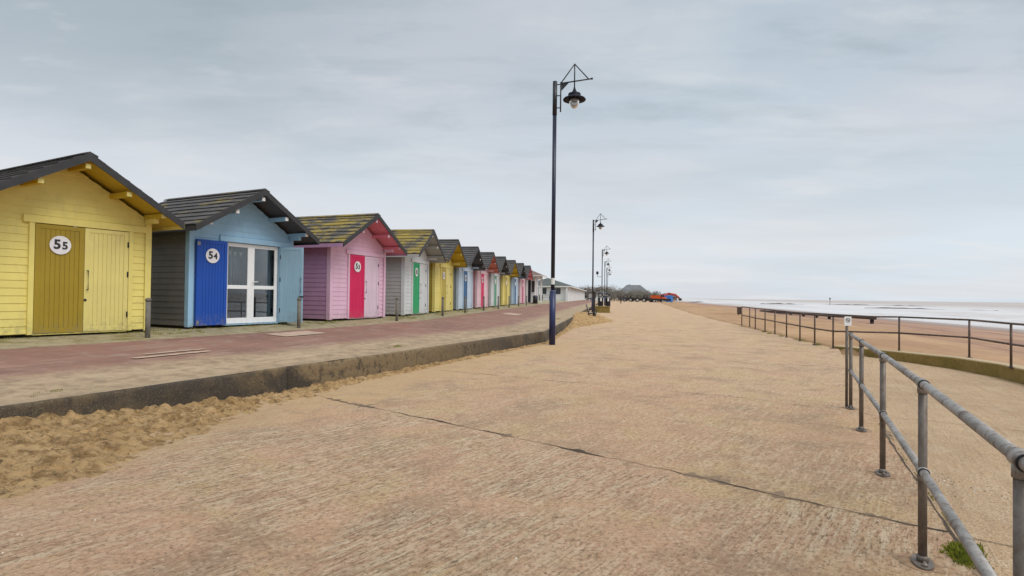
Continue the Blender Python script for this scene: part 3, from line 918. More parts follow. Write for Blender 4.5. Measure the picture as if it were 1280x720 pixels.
OPEN_A = 62
def make_hut(i, X, Y, b, body, side, soffit, door_l, door_r, trim, tip, roofm, number, label, groupname='painted beach huts in a row', opened=False):
    root = empty('beach_hut', (X, Y, hz(Y)), R(90 - b))
    tag(root, label, 'beach hut', groupname)
    # walls
    m = MB()
    z_op = 1.875
    boards_front(m, .0, DX0 - .07, .02, z_op); boards_front(m, DX2 + .07, W, .02, z_op)
    boards_front(m, .0, W, z_op, HP - UND, gable=True)
    m.box((.0, -.0075, .02), (DX0 - .01, .03, z_op)); m.box((DX2 + .01, -.0075, .02), (W, .03, z_op))
    m.prism([(0.0, z_op), (W, z_op), (W, ztop(W) - UND), (W/2, HP - UND), (0.0, ztop(0) - UND)], -.0075, .03)
    m.build('front_wall', body, root)
    for sx in (0, 1):
        m = MB(); z = .02; H = ztop(0) - UND
        x = W if sx else 0.0; sg = 1 if sx else -1
        pitch = .118
        while z < H - .001:
            zt_ = min(z + pitch, H)
            P = [(x + sg*.020, .0, z + .006), (x + sg*.020, LH, z + .006), (x + sg*.010, LH, zt_), (x + sg*.010, .0, zt_)]
            m.quad(P if sx else P[::-1])
            P = [(x + sg*.010, .0, z), (x + sg*.010, LH, z), (x + sg*.020, LH, z + .006), (x + sg*.020, .0, z + .006)]
            m.quad(P if sx else P[::-1])
            z += pitch
        m.box((min(x, x - sg*.03) + sg*.004, .031, .02), (max(x, x - sg*.03) + sg*.004, LH - .031, H))
        m.build('side_wall', side, root)
    m = MB()
    m.prism([(0.002, .02), (W - .002, .02), (W - .002, ztop(W) - UND), (W/2, HP - UND), (.002, ztop(0) - UND)], LH - .03, LH)
    m.build('back_wall', side, root)
    # corner trims
    for sx in (0, 1):
        m = MB()
        if sx == 0:
            m.box((-.040, -.044, .0), (.065, -.0245, ztop(0) - UND - .02)); m.box((-.040, -.0240, .0), (-.0245, .075, ztop(0) - UND - .02))
        else:
            m.box((W - .065, -.044, .0), (W + .040, -.0245, ztop(0) - UND - .02)); m.box((W + .0245, -.0240, .0), (W + .040, .075, ztop(0) - UND - .02))
        m.build('corner_trim', trim, root, bevel=.003)
    # door frame
    m = MB()
    m.box((DX0 - .075, -.050, .01), (DX0 - .003, .02, 1.755)); m.box((DX2 + .003, -.050, .01), (DX2 + .075, .02, 1.755))
    m.box((.62, -.058, 1.756), (W - .067, .02, 1.872))
    m.box((DX0, -.035, .0), (DX2, .03, .022))
    m.build('door_frame', trim, root, bevel=.003)
    # doors
    wl_ = DX1 - DX0; wr_ = DX2 - DX1
    dl = leaf_mesh(wl_).build('door', door_l, root, bevel=.0015)
    dr = leaf_mesh(wr_).build('door', door_r, root, bevel=.0015)
    if not opened:
        dl.location = (DX0, 0, 0); dr.location = (DX1, 0, 0)
    else:
        # left leaf folded back flat on the wall, right leaf standing open
        dl.location = (DX0 - .012, -.075, 0); dl.scale = (1, 1, 1)
        # leaf mesh spans +x : put its free edge to the left
        dl.location = (DX0 - .012 - wl_, -.052, 0)
        dr.location = (DX2 + .02, -.05, 0); dr.rotation_euler = (0, 0, R(-OPEN_A)); dr.scale = (.76, 1, 1)
    # number disc on the left leaf
    m = MB(); cxn, czn = .335, 1.43
    disc(m, .148, cxn, czn, -.056, -.0465)
    mats = [M_DISC, M_INK]
    if number:
        add_text(m, number[0], .205, cxn - .045, czn + .004, -.0585, 1)
        add_text(m, number[1], .165, cxn + .062, czn - .010, -.0585, 1)
    m.build('number_disc', mats, dl)
    # hinges, handle and lock
    def hinge(p, x):
        for zz in (.30, 1.0, 1.52):
            h = MB(); h.box((x - .012, -.056, zz - .045), (x + .012, -.0465, zz + .045)); h.tube([(x, -.058, zz - .05), (x, -.058, zz + .05)], .007, 8)
            h.build('hinge', M_BLACK, p)
    if i < 5:
        hinge(dr, wr_ - .012 if not opened else .012)
        h = MB()
        xh = .045 if not opened else wr_ - .045
        h.tube([(xh, -.046, .72), (xh, -.085, .72), (xh, -.085, 1.04), (xh, -.046, 1.04)], .008, 8)
        h.build('door_handle', M_BLACK, dr)
        h = MB(); h.prism([(xh - .022 + .022*cos(t)*1 + .0, .55 + .022*sin(t)) for t in [k*pi/6 for k in range(12)]], -.052, -.0462)
        h.build('lock', M_BLACK, dr)
    if opened:
        for zz in (.09, 1.66):
            h = MB(); h.box((.01, -.052, zz - .035), (.07, -.0465, zz + .035)); h.build('bolt_plate', M_STEEL, dl)
        h = MB(); h.box((wr_ - .09, -.07, .60), (wr_ + .02, -.0475, .63)); h.tube([(wr_ - .10, -.06, .61), (wr_ + .05, -.06, .61)], .012, 8)
        h.build('door_bolt', M_BLACK, dr)
        # white framed glass doors
        gx0, gx1, gm = DX0 + .002, DX2 - .002, (DX0 + DX2) / 2 - .03
        for k, (a, c) in enumerate(((gx0, gm), (gm + .0, gx1))):
            g = MB(); yf0, yf1 = .022, .075
            fr = .085
            g.box((a, yf0, .03), (a + fr, yf1, 1.75)); g.box((c - fr, yf0, .03), (c, yf1, 1.75))
            g.box((a + fr, yf0 + .002, .03), (c - fr, yf1 - .002, .15)); g.box((a + fr, yf0 + .002, 1.67), (c - fr, yf1 - .002, 1.75))
            g.box((a + fr, yf0 + .002, .77), (c - fr, yf1 - .002, .85))
            gd = g.build('glass_door', M_UPVC, root, bevel=.004)
            pa = MB(); pa.box((a + fr + .001, .044, .151), (c - fr - .001, .050, .769)); pa.build('pane', M_GLASS, gd)
            pa = MB(); pa.box((a + fr + .001, .044, .851), (c - fr - .001, .050, 1.669)); pa.build('pane', M_GLASS, gd)
            if k == 1:
                hh = MB(); hh.tube([(a + .045, .02, .93), (a + .045, -.015, .93), (a + .15, -.02, .935)], .009, 8); hh.box((a + .025, .012, .86), (a + .065, .0215, .99))
                hh.build('door_handle', M_UPVC, gd)
    # roof
    m = MB(); nC = 8
    Ls = hypot(W/2 + SV, HP - HE); nx, nz = -SL / hypot(1, SL), 1 / hypot(1, SL)
    for side_ in (0, 1):
        def P(s, up, y):
            x = -SV + (W/2 + SV) * s / Ls; z = HE + (HP - HE) * s / Ls
            x += nx * up; z += nz * up
            if side_: x = W - x
            return (x, y, z)
        # deck
        Q = [P(0, -.03, -OV), P(Ls, -.03, -OV), P(Ls, -.03, LH + .08), P(0, -.03, LH + .08), P(0, -.008, -OV), P(Ls, -.008, -OV), P(Ls, -.008, LH + .08), P(0, -.008, LH + .08)]
        m.hexa(Q)
        for c in range(nC):
            s0 = Ls * c / nC - (.02 if c == 0 else .03); s1 = Ls * (c + 1) / nC - .002
            if i < 5:
                tw = .34; off = (c % 2) * tw / 2; y = -OV - off
                while y < LH + .08:
                    ya, yb = max(y, -OV) + .002, min(y + tw, LH + .08) - .002
                    if yb - ya > .03:
                        jz = random.uniform(0, .005)
                        m.hexa([P(s0, .004, ya), P(s1, -.005, ya), P(s1, -.005, yb), P(s0, .004, yb), P(s0, .026 + jz, ya), P(s1, .004, ya), P(s1, .004, yb), P(s0, .026 + jz, yb)])
                    y += tw
            else:
                ya, yb = -OV, LH + .08
                m.hexa([P(s0, .004, ya), P(s1, -.005, ya), P(s1, -.005, yb), P(s0, .004, yb), P(s0, .028, ya), P(s1, .004, ya), P(s1, .004, yb), P(s0, .028, yb)])
    rf = m.build('roof', roofm, root)
    m = MB(); y0, y1 = -OV - .005, LH + .085
    m.prism([(W/2 - .12, HP - .035), (W/2 - .12, HP - .015), (W/2, HP + .035), (W/2 + .12, HP - .015), (W/2 + .12, HP - .035), (W/2, HP + .012)], y0, y1)
    m.build('ridge_cap', roofm, rf)
    for side_ in (0, 1):
        def q(x, z): return (W - x, z) if side_ else (x, z)
        m = MB()
        xe = -SV - .02
        m.prism([q(xe, ztop(-SV) - .125), q(W/2, HP - .115), q(W/2, HP + .015), q(xe, ztop(-SV) - .005 - .0)], -OV - .022, -OV - .003)
        m.build('barge_board', M_BARGE, rf)
        m = MB()
        m.box(*( ((-SV - .035, -OV, HE - .12), (-SV - .012, LH + .06, HE - .025)) if side_ == 0 else ((W + SV + .012, -OV, HE - .12), (W + SV + .035, LH + .06, HE - .025))))
        m.build('fascia', side if i != 1 else M_BARGE, rf)
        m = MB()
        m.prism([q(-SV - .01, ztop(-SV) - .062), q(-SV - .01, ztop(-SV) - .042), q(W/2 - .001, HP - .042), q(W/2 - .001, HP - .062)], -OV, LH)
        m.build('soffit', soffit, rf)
    # purlins carried out under the overhang, with paler ends
    for xc, zc_ in ((.045, 2.045), (.625, 2.335), (W/2, 2.68), (W - .625, 2.335), (W - .045, 2.045)):
        m = MB(); h = .042
        dz = 0.0
        m.mi = 0; m.box((xc - h, -OV + .045, zc_ - h), (xc + h, -.004, zc_ + h))
        m.mi = 1; m.box((xc - h + .002, -OV + .030, zc_ - h + .002), (xc + h - .002, -OV + .0445, zc_ + h - .002))
        m.build('purlin', [soffit if i != 1 else body, tip], root, bevel=.006)
    for xc in (.045, W - .045):
        m = MB(); m.box((xc - .04, -.34, 1.925), (xc + .04, -.045, 2.008)); m.build('bracket', body, root, bevel=.006)
    m = MB()
    for yy in (.15, LH/2, LH - .25): m.box((.05, yy, -.12), (W - .05, yy + .1, .019))
    m.box((.05, .02, -.12), (.15, LH - .05, .018)); m.box((W - .15, .02, -.12), (W - .05, LH - .05, .018))
    m.build('bearer', M_TIMB, root)
    m = MB(); m.box((.035, .04, .0195), (W - .035, LH - .035, .045)); m.build('floor', M_DARK, root)
    return root, rf

M_BARGE = plain('charcoal_barge', (.030, .029, .030), .6, var=.3)
YB, YBs = (.80, .67, .19), (.52, .39, .10)
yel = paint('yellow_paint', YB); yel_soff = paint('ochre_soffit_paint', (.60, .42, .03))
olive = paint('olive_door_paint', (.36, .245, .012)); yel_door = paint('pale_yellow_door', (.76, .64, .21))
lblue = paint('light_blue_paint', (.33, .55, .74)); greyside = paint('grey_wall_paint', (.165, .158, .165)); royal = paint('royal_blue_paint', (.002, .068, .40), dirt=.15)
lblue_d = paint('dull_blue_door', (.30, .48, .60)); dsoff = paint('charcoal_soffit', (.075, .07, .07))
pink = paint('pink_paint', (.74, .47, .60)); pinkside = paint('shaded_pink_wall', (.50, .27, .43)); mag = paint('magenta_door_paint', (.66, .006, .095), dirt=.1); pinks = paint('rose_soffit', (.78, .24, .31))  # pinkside is the body pink with its shade painted in
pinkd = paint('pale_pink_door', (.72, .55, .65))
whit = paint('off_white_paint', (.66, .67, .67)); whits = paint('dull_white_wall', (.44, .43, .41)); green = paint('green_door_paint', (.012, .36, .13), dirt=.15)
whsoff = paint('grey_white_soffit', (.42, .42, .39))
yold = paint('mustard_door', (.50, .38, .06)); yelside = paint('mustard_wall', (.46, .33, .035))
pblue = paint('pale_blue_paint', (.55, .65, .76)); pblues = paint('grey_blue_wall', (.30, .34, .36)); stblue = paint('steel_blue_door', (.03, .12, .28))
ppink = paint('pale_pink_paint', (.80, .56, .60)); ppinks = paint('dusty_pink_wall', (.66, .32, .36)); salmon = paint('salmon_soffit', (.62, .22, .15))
gdoor2 = paint('faded_green_door', (.10, .32, .20)); bl2 = paint('mid_blue_paint', (.22, .37, .47)); maroon = paint('dark_pink_door', (.50, .06, .16))
TILE = (.060, .054, .052)
RM = [roof_mat('roof_tiles_%s' % n_, TILE, k) for n_, k in (('clean', .15), ('spotted', .45), ('mossy', .85), ('lichened', 1.0))]
R_CLEAN, R_SPOT, R_MOSS, R_LICH = RM

HUTS = [(-7.82, 8.134, 28.17), (-6.35, 11.151, 26.75), (-4.689, 14.591, 20.12), (-3.477, 18.192, 9.2), (-2.974, 21.683, 9.54), (-2.393, 25.109, 10.2), (-1.778, 28.518, 10.0), (-1.202, 31.909, 9.8), (-.613, 35.332, 10.2), (-.005, 38.749, 9.8), (.582, 42.206, 10.1)]
SPEC = [
 (yel, yel, yel_soff, olive, yel_door, yel, yel_door, R_CLEAN, '55', 'large nearest yellow beach hut with olive door leaf numbered 55'),
 (lblue, greyside, dsoff, royal, lblue_d, lblue, M_UPVC, R_SPOT, '54', 'light blue beach hut with open royal blue door numbered 54 and white glass doors'),
 (pink, pinkside, pinks, mag, pinkd, pink, pinkd, R_MOSS, '53', 'pink beach hut with magenta door leaf and moss streaked roof'),
 (whit, whits, whsoff, green, whit, whit, M_UPVC, R_LICH, '52', 'white beach hut with bright green door and yellow lichened roof'),
 (yel, yelside, yel_soff, yold, yel_door, yel, yel_door, R_SPOT, '51', 'yellow beach hut between the white hut with green door and the pale blue hut'),
 (pblue, pblues, dsoff, stblue, pblue, pblue, M_UPVC, R_CLEAN, '50', 'pale blue beach hut with steel blue door and dark soffit'),
 (ppink, ppinks, salmon, mag, ppink, ppink, pinkd, R_CLEAN, '49', 'pale pink beach hut with crimson door and salmon soffit beside the pale blue hut'),
 (whit, whits, dsoff, gdoor2, whit, whit, M_UPVC, R_CLEAN, None, 'small white beach hut with faded green door between pink and yellow huts'),
 (yel, yelside, yel_soff, yold, yel_door, yel, yel_door, R_SPOT, None, 'farthest yellow beach hut, third from the far end of the row'),
 (bl2, bl2, dsoff, stblue, pblue, pblue, M_UPVC, R_CLEAN, None, 'farthest blue beach hut, second from the far end of the row'),
 (ppink, ppink, pinks, maroon, ppink, ppink, pinkd, R_CLEAN, None, 'last pink beach hut of the row beside the white kiosk'),
]
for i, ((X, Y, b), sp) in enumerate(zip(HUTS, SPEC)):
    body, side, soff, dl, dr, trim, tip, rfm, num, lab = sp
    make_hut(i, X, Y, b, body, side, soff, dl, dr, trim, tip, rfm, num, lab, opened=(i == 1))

# inside the open hut : curtain added to imitate a reflection, bunting and a pink cushion
X, Y, b = HUTS[1]
hutM = Matrix.Translation((X, Y, hz(Y))) @ Matrix.Rotation(R(90 - b), 4, 'Z')
def inhut(name, m, mats, label, cat):
    o = m.build(name, mats); o.location = (X, Y, hz(Y)); o.rotation_euler = (0, 0, R(90 - b)); tag(o, label, cat); return o
m = MB()
for k in range(26):
    x0 = .80 + k * .028; dy = .018 * sin(k * 1.9)
    x1 = x0 + .028; dy1 = .018 * sin((k + 1) * 1.9)
    m.quad([(x0, .30 + dy, .80), (x1, .30 + dy1, .80), (x1, .30 + dy1, 1.76), (x0, .30 + dy, 1.76)], True)
o = inhut('added_curtain', m, plain('reflection_curtain', (.52, .58, .66), .9, var=.15), 'pale blue grey curtain added as a stand-in for a reflection behind the glass of the light blue hut', 'added_curtain')
o.modifiers.new('s', 'SOLIDIFY').thickness = .004
m = MB()
m.tube([(.80, .14, 1.66), (1.0, .14, 1.58), (1.2, .14, 1.56), (1.45, .14, 1.62)], .004, 6)
for xx, zz in ((.87, 1.625), (.99, 1.58), (1.12, 1.562), (1.25, 1.565)):
    m.prism([(xx - .045, zz), (xx + .045, zz), (xx, zz - .11)], .137, .143)
inhut('bunting', m, M_WHITE, 'white triangular bunting hanging inside the glass doors of the light blue hut', 'bunting')
m = MB(); m.lathe([(.03, 0), (.13, .02), (.17, .08), (.14, .15), (.04, .18)], (1.02, .42, .06), 16)
inhut('cushion', m, plain('pink_cushion', (.55, .20, .30), .9), 'pink cushion on the floor inside the light blue hut', 'cushion')
m = MB()
m.box((1.7, 1.3, .05), (2.2, 1.7, .80)); m.box((1.66, 1.26, .80), (2.24, 1.74, .83)); m.box((.9, 1.5, .05), (1.4, 1.9, .45))
inhut('cupboard', m, plain('brown_cupboard', (.10, .07, .05), .7), 'dim brown cupboard standing inside the light blue hut', 'cupboard')

# ------------------------------------------------------------------ thin posts standing between the huts
def bollard():
    root = empty('bollard')
    m = MB(); m.tube([(0, 0, -.15), (0, 0, .64)], .040, 14); m.build('post', M_POST, root)
    m = MB(); m.lathe([(.046, .62), (.048, .645), (.040, .668), (.015, .68)], n=14); m.build('cap', M_POST, root)
    return root
M_POST = plain('grey_timber_post', (.15, .135, .11), .8, var=.35, scale=9)
bproto = None
LAB = ['grey post between the large yellow hut and the light blue hut', 'grey post beside the open light blue door leaf', 'dark post between the pink hut and the white hut with green door', 'dark post in front of the second yellow hut', 'dark post in front of the pale blue hut', 'dark post in front of the crimson door', 'dark post in front of the faded green door', 'dark post in front of the farthest yellow hut', 'dark post in front of the farthest blue hut', 'dark post in front of the last pink hut']
for i in range(10):
    X, Y, b = HUTS[i]; u = (sin(R(b)), cos(R(b))); n_ = (cos(R(b)), -sin(R(b)))
    ax = W - .36; dd = .69
    x, y = X + u[0]*ax + n_[0]*dd, Y + u[1]*ax + n_[1]*dd
    z = hz(y) - .035 - .69 * .078
    if bproto is None: o = bproto = bollard()
    else: o = copy_tree(bproto)
    o.location = (x, y, z); tag(o, LAB[i], 'post', 'posts standing in front of the gaps between the huts')

# ------------------------------------------------------------------ street lamps
M_SHADE = plain('near_black_shade', (.006, .007, .014), .6, var=.2, spec=.2)
def make_lamp(detail=True):
    root = empty('street_lamp')
    H = 7.72
    m = MB(); n = 20
    m.tube([(0, 0, -.1), (0, 0, 1.52)], .092, n); m.lathe([(.092, 1.52), (.092, 1.53), (.060, 1.60)], n=n)
    m.build('base_post', M_NAVY, root)
    m = MB(); m.tube([(0, 0, 1.59), (0, 0, H - .98)], .058, n); m.build('pole', M_NAVYD, root)
    m = MB(); m.tube([(0, 0, H - .99), (0, 0, H)], .066, n); m.build('pole_top', M_BLACK, root)
    m = MB(); r = .017
    m.tube([(.17, 0, H - .90), (.17, 0, H - .02)], .020, 8)
    for z in (H - .09, H - .42, H - .78): m.tube([(.04, 0, z), (.17, 0, z)], .016, 8)
    m.tube([(.17, 0, H - .06), (1.06, 0, H + .055)], .021, 8)
    m.tube([(.17, 0, H - .06), (.57, 0, H + .50)], r, 8); m.tube([(.57, 0, H + .50), (.98, 0, H + .045)], r, 8)
    m.tube([(.57, 0, H + .51), (.57, 0, H - .18)], .018, 8)
    m.prism([(.17, H - .05), (.42, H - .03), (.17, H - .30)], -.012, .012)
    m.tube([(1.05, 0, H + .053), (1.10, 0, H + .061)], .03, 8)
    m.build('arm', M_BLACK, root)
    m = MB()
    m.lathe([(.018, H - .16), (.03, H - .22), (.06, H - .30), (.10, H - .345), (.175, H - .37), (.185, H - .40), (.18, H - .44), (.20, H - .46), (.31, H - .515), (.335, H - .545), (.33, H - .565), (.17, H - .53), (.15, H - .50)], (.57, 0, 0), 28, cap=False)
    sh = m.build('lamp_shade', M_SHADE, root)
    m = MB()
    m.lathe([(.150, H - .53), (.152, H - .60), (.135, H - .68), (.10, H - .75), (.05, H - .80), (.012, H - .815)], (.57, 0, 0), 24)
    m.build('lens', M_LENS, sh)
    return root
LAMPS = [(1.19, 16.57), (6.58, 46.2), (11.85, 74.7), (16.25, 99.5), (20.15, 121), (24.1, 143)]
LL = ['tall navy street lamp nearest, rising beside the kerb bend with a white sticker', 'second nearest street lamp behind the bench and the notice post', 'street lamp rising behind the dark litter bins', 'fourth nearest street lamp along the promenade', 'fifth nearest street lamp along the promenade', 'farthest street lamp before the town']
lp = make_lamp()
for i, (x, y) in enumerate(LAMPS):
    o = lp if i == 0 else copy_tree(lp)
    o.location = (x, y, 0); o.rotation_euler = (0, 0, R(-6 if i == 0 else -9)); tag(o, LL[i], 'street lamp', 'street lamps along the promenade')
m = MB()
for k in range(10):
    a0 = R(-150 + k * 13); a1 = R(-150 + (k + 1) * 13)
    m.quad([(.0605*cos(a0), .0605*sin(a0), 1.76), (.0605*cos(a1), .0605*sin(a1), 1.76), (.0605*cos(a1), .0605*sin(a1), 1.945), (.0605*cos(a0), .0605*sin(a0), 1.945)], True)
o = m.build('sticker', M_WHITE); o.parent = lp
m = MB()  # side-mounted loudspeaker on the third lamp
m.tube([(-.05, 0, 4.1), (-.62, 0, 4.1), (-.62, 0, 4.4)], .03, 8); m.lathe([(.06, 0), (.16, .10), (.17, .35), (.08, .42)], (-.62, 0, 4.4), 14)
cam3 = [o for o in bpy.data.objects if o.name.startswith('street_lamp') and abs(o.location.y - 74.7) < .01][0]
o = m.build('side_bracket', M_NAVYD, cam3)

# ------------------------------------------------------------------ tubular railings
def railing(name, pts, label, ht, midh, r, mat_rail, mat_post, ext0=None, ext1=None, zs=None, detail=True):
    """one railing thing: posts with flanges, two rails, collars. pts are (x, y, z)"""
    ox, oy = pts[0][0], pts[0][1]
    root = empty(name, (ox, oy, 0)); tag(root, label, 'railing')
    L = [Vector((x - ox, y - oy, z)) for x, y, z in pts]
    for k, p in enumerate(L):
        a = L[max(0, k-1)]; c = L[min(len(L)-1, k+1)]; d = (c - a); d.z = 0; d.normalize(); nrm = Vector((-d.y, d.x, 0))
        m = MB(); m.tube([p + Vector((0, 0, .004)), p + Vector((0, 0, ht - r))], r * .98, 18 if detail else 10)
        po = m.build('post', mat_post, root)
        m = MB(); n = 20; b = len(m.v)
        ring = [p + d * (.100 * cos(2*pi*q/n)) + nrm * (.050 * sin(2*pi*q/n)) for q in range(n)]
        m.v += [tuple(q + Vector((0, 0, .001))) for q in ring] + [tuple(q + Vector((0, 0, .013))) for q in ring]
        m.f += [tuple(range(n))[::-1], tuple(range(n, 2*n))] + [(q, (q+1) % n, n + (q+1) % n, n + q) for q in range(n)]
        m.m += [0] * (n + 2); m.sm += [False] * (n + 2)
        m.lathe([(r * 1.3, .013), (r * 1.28, .035), (r * 1.02, .045)], tuple(p), 16)
        if detail:
            for sg in (-1, 1):
                q = p + d * .068 * sg; m.lathe([(.015, .0135), (.015, .024), (.008, .026), (.008, .036)], tuple(q), 6)
        m.build('base_plate', mat_post, po)
        if detail:
            for h in (ht, midh):
                for sg in (-1, 1):
                    m = MB(); q = p + Vector((0, 0, h))
                    m.tube([q + d * (sg * .0395), q + d * (sg * .0445)], r * 1.24, 18)
                    m.build('collar', M_BLACK, root)
                m = MB(); q = p + Vector((0, 0, h)); m.tube([q - d * .0392, q + d * .0392], r * 1.27, 18); m.tube([q - Vector((0, 0, r * 2.3)), q - Vector((0, 0, r * .4))], r * 1.16, 18)
                m.build('fitting', mat_rail, root)
    ends0 = [Vector((ext0[0] - ox, ext0[1] - oy, ext0[2]))] if ext0 else []
    ends1 = [Vector((ext1[0] - ox, ext1[1] - oy, ext1[2]))] if ext1 else []
    path = ends0 + L + ends1
    for nm, h in (('top_rail', ht), ('mid_rail', midh)):
        m = MB(); 
        for a, c in zip(path, path[1:]):
            m.tube([a + Vector((0, 0, h)), c + Vector((0, 0, h))], r, 18 if detail else 10)
        m.build(nm, mat_rail, root)
    return root
NR = [(1.44, 1.60, 0), (2.21, 3.05, 0), (3.01, 4.60, 0), (3.78, 6.13, 0), (4.40, 7.36, 0)]
railing('railing', NR, 'near grey tubular steel railing along the edge of the slipway',   .957, .49, .0215, M_STEEL, M_STEELP, ext0=(.55, -.10, 0))
# sleeve joint on the near lower rail
FR = [(11.72, 28.9, .07), (11.45, 27.3, .06), (10.95, 25.5, .05), (10.65, 23.85, .05), (10.3, 22.2, .04), (9.98, 20.6, .03), (9.68, 19.05, .02), (9.40, 17.6, .01), (9.32, 16.45, .0), (10.55, 15.45, .03), (11.25, 13.95, .022), (10.56, 12.0, .015), (9.95, 9.6, .01)]
railing('railing', FR, 'far dark rusty tubular railing running along the beach edge and slipway wall', .935, .50, .024, M_RAILF, M_RAILF, ext1=(9.2, 7.6, 0), detail=False)
# lifebuoy-style dark box hung on the end of the far railing
m = MB(); m.box((-.09, -.05, .55), (.09, .05, .88)); m.box((-.11, -.07, .88), (.11, .07, .92)); m.box((-.02, .05, .5), (.02, .09, .90))
o = m.build('rail_box', M_RAILF, loc=(11.62, 29.0, .07), bevel=.01); tag(o, 'small dark box hanging at the far end of the beach railing', 'box')

M_CONTACT_STAIN = plain('rust_contact_stain', (.30, .185, .105), .95, var=.5, scale=14)  # rust tone that also paints contact darkening around the post feet
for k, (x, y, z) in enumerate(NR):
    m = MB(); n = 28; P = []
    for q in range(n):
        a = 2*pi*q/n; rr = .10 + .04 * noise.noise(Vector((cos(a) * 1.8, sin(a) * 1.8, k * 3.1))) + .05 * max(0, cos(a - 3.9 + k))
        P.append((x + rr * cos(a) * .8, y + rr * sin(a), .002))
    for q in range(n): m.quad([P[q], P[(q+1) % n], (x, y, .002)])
    tag(m.build('contact_stain', M_CONTACT_STAIN), kind='structure')
# small notice on a post at the end of the near railing
root = empty('notice_sign', (4.40, 7.45, 0)); tag(root, 'small white warning notice on a thin post at the end of the near railing', 'sign')
m = MB(); m.tube([(0, 0, 0), (0, 0, 1.19)], .017, 10); m.build('post', M_STEELP, root)
m = MB(); m.box((-.048, -.026, 1.065), (.048, -.0185, 1.185)); 
pl_ = m.build('sign_panel', M_UPVC, root, bevel=.003)
m = MB(); n = 24; rc, zc_ = .030, 1.140
for k in range(n):
    a0, a1 = 2*pi*k/n, 2*pi*(k+1)/n
    m.hexa([(rc*cos(a0), -.0275, zc_ + rc*sin(a0)), (rc*cos(a1), -.0275, zc_ + rc*sin(a1)), (rc*.78*cos(a1), -.0275, zc_ + rc*.78*sin(a1)), (rc*.78*cos(a0), -.0275, zc_ + rc*.78*sin(a0)),
            (rc*cos(a0), -.0265, zc_ + rc*sin(a0)), (rc*cos(a1), -.0265, zc_ + rc*sin(a1)), (rc*.78*cos(a1), -.0265, zc_ + rc*.78*sin(a1)), (rc*.78*cos(a0), -.0265, zc_ + rc*.78*sin(a0))])
m.prism([(-.022, zc_ + .018), (-.018, zc_ + .022), (.022, zc_ - .018), (.018, zc_ - .022)], -.0279, -.0266)
m.prism([(-.015, zc_ - .004), (.012, zc_ - .004), (.016, zc_ + .008), (.004, zc_ + .006), (-.014, zc_ + .006)], -.0273, -.0264)
m.build('prohibition_symbol', M_INK, pl_)

# ------------------------------------------------------------------ bench, notice post, litter bins on plinth
def bench():
    root = empty('bench', (5.15, 35.9, .0), R(-9.5)); tag(root, 'slatted bench with curved black iron ends beside the sand drift', 'bench')
    for yy in (-.75, .75):
        m = MB()
        m.tube([(-.34, yy, 0), (-.26, yy, .30), (-.30, yy, .50), (-.42, yy, .95)], .028, 8)
        m.tube([(-.30, yy, .42), (.10, yy, .36), (.22, yy, .44)], .028, 8)
        m.tube([(.16, yy, .38), (.12, yy, .18), (.28, yy, 0)], .028, 8)
        m.tube([(-.33, yy, .62), (.0, yy, .66), (.20, yy, .60), (.20, yy, .42)], .024, 8)
        m.build('bench_end', M_BLACK, root)
    m = MB()
    for k in range(5): m.box((-.26 + k*.105, -.85, .415 - .008*k), (-.26 + k*.105 + .085, .85, .445 - .008*k))
    m.build('seat', M_SLAT, root)
    m = MB()
    for k in range(4):
        x = -.295 - k*.030; z = .55 + k*.105; m.box((x - .012, -.85, z), (x + .014, .85, z + .085))
    m.build('backrest', M_SLAT, root)
M_SLAT = plain('bleached_slats', (.42, .36, .28), .85, var=.2)
bench()
root = empty('notice_post', (5.05, 34.9, 0), R(-8)); tag(root, 'dark square notice post with small framed panel behind the sand drift', 'sign')
m = MB(); m.box((-.075, -.075, -.05), (.075, .075, 1.68)); m.box((-.09, -.09, 1.68), (.09, .09, 1.72)); m.build('post', M_BROWNP if 'M_BROWNP' in globals() else plain('brown_black_post', (.03, .022, .018), .7), root)
m = MB(); m.box((-.36, -.04, 1.30), (-.08, .02, 1.34)); m.box((-.36, -.04, 1.64), (-.08, .02, 1.68)); m.box((-.36, -.04, 1.341), (-.33, .02, 1.639)); m.box((-.11, -.04, 1.341), (-.08, .02, 1.639))
fr_ = m.build('panel_frame', M_BLACK, root)
m = MB(); m.box((-.329, -.02, 1.342), (-.111, .0, 1.638)); m.build('panel', plain('faded_panel', (.40, .38, .38), .5), fr_)
# plinth
m = MB(); m.box((-.75, -1.9, -.05), (.75, 1.9, .54)); m.box((-.80, -1.95, .54), (.80, 1.95, .60))
o = m.build('plinth', M_SLIPW, loc=(8.45, 53.3, 0), rz=R(-9.5), bevel=.02); tag(o, 'green stained concrete plinth under the dark litter bins', 'plinth')
def bin_():
    root = empty('litter_bin')
    m = MB(); m.lathe([(.20, 0), (.245, .03), (.25, .86), (.27, .88), (.27, .93)], n=20); m.build('body', M_NAVYD, root)
    m = MB(); m.lathe([(.27, 1.07), (.275, 1.10), (.22, 1.19), (.08, 1.25)], n=20); 
    for k in range(4):
        a = pi/4 + k*pi/2; m.box((.23*cos(a) - .02, .23*sin(a) - .02, .93), (.23*cos(a) + .02, .23*sin(a) + .02, 1.07))
    m.build('hood', M_BLACK, root)
    m = MB(); m.box((-.07, -.262, .45), (.07, -.249, .75)); m.build('notice', M_WHITE, root)
    m = MB(); m.lathe([(.252, .80), (.256, .80), (.256, .84), (.252, .84)], n=20, cap=False); m.build('band', M_WHITE, root)
    return root
bp = bin_()
for k, (dx, dy, lab) in enumerate(((-.32, -1.3, 'left of two navy litter bins on the stained plinth'), (.36, -1.2, 'right of two navy litter bins on the stained plinth'))):
    o = bp if k == 0 else copy_tree(bp); o.location = (8.45 + dx, 53.3 + dy, .60); tag(o, lab, 'litter bin', 'litter bins on the plinth')

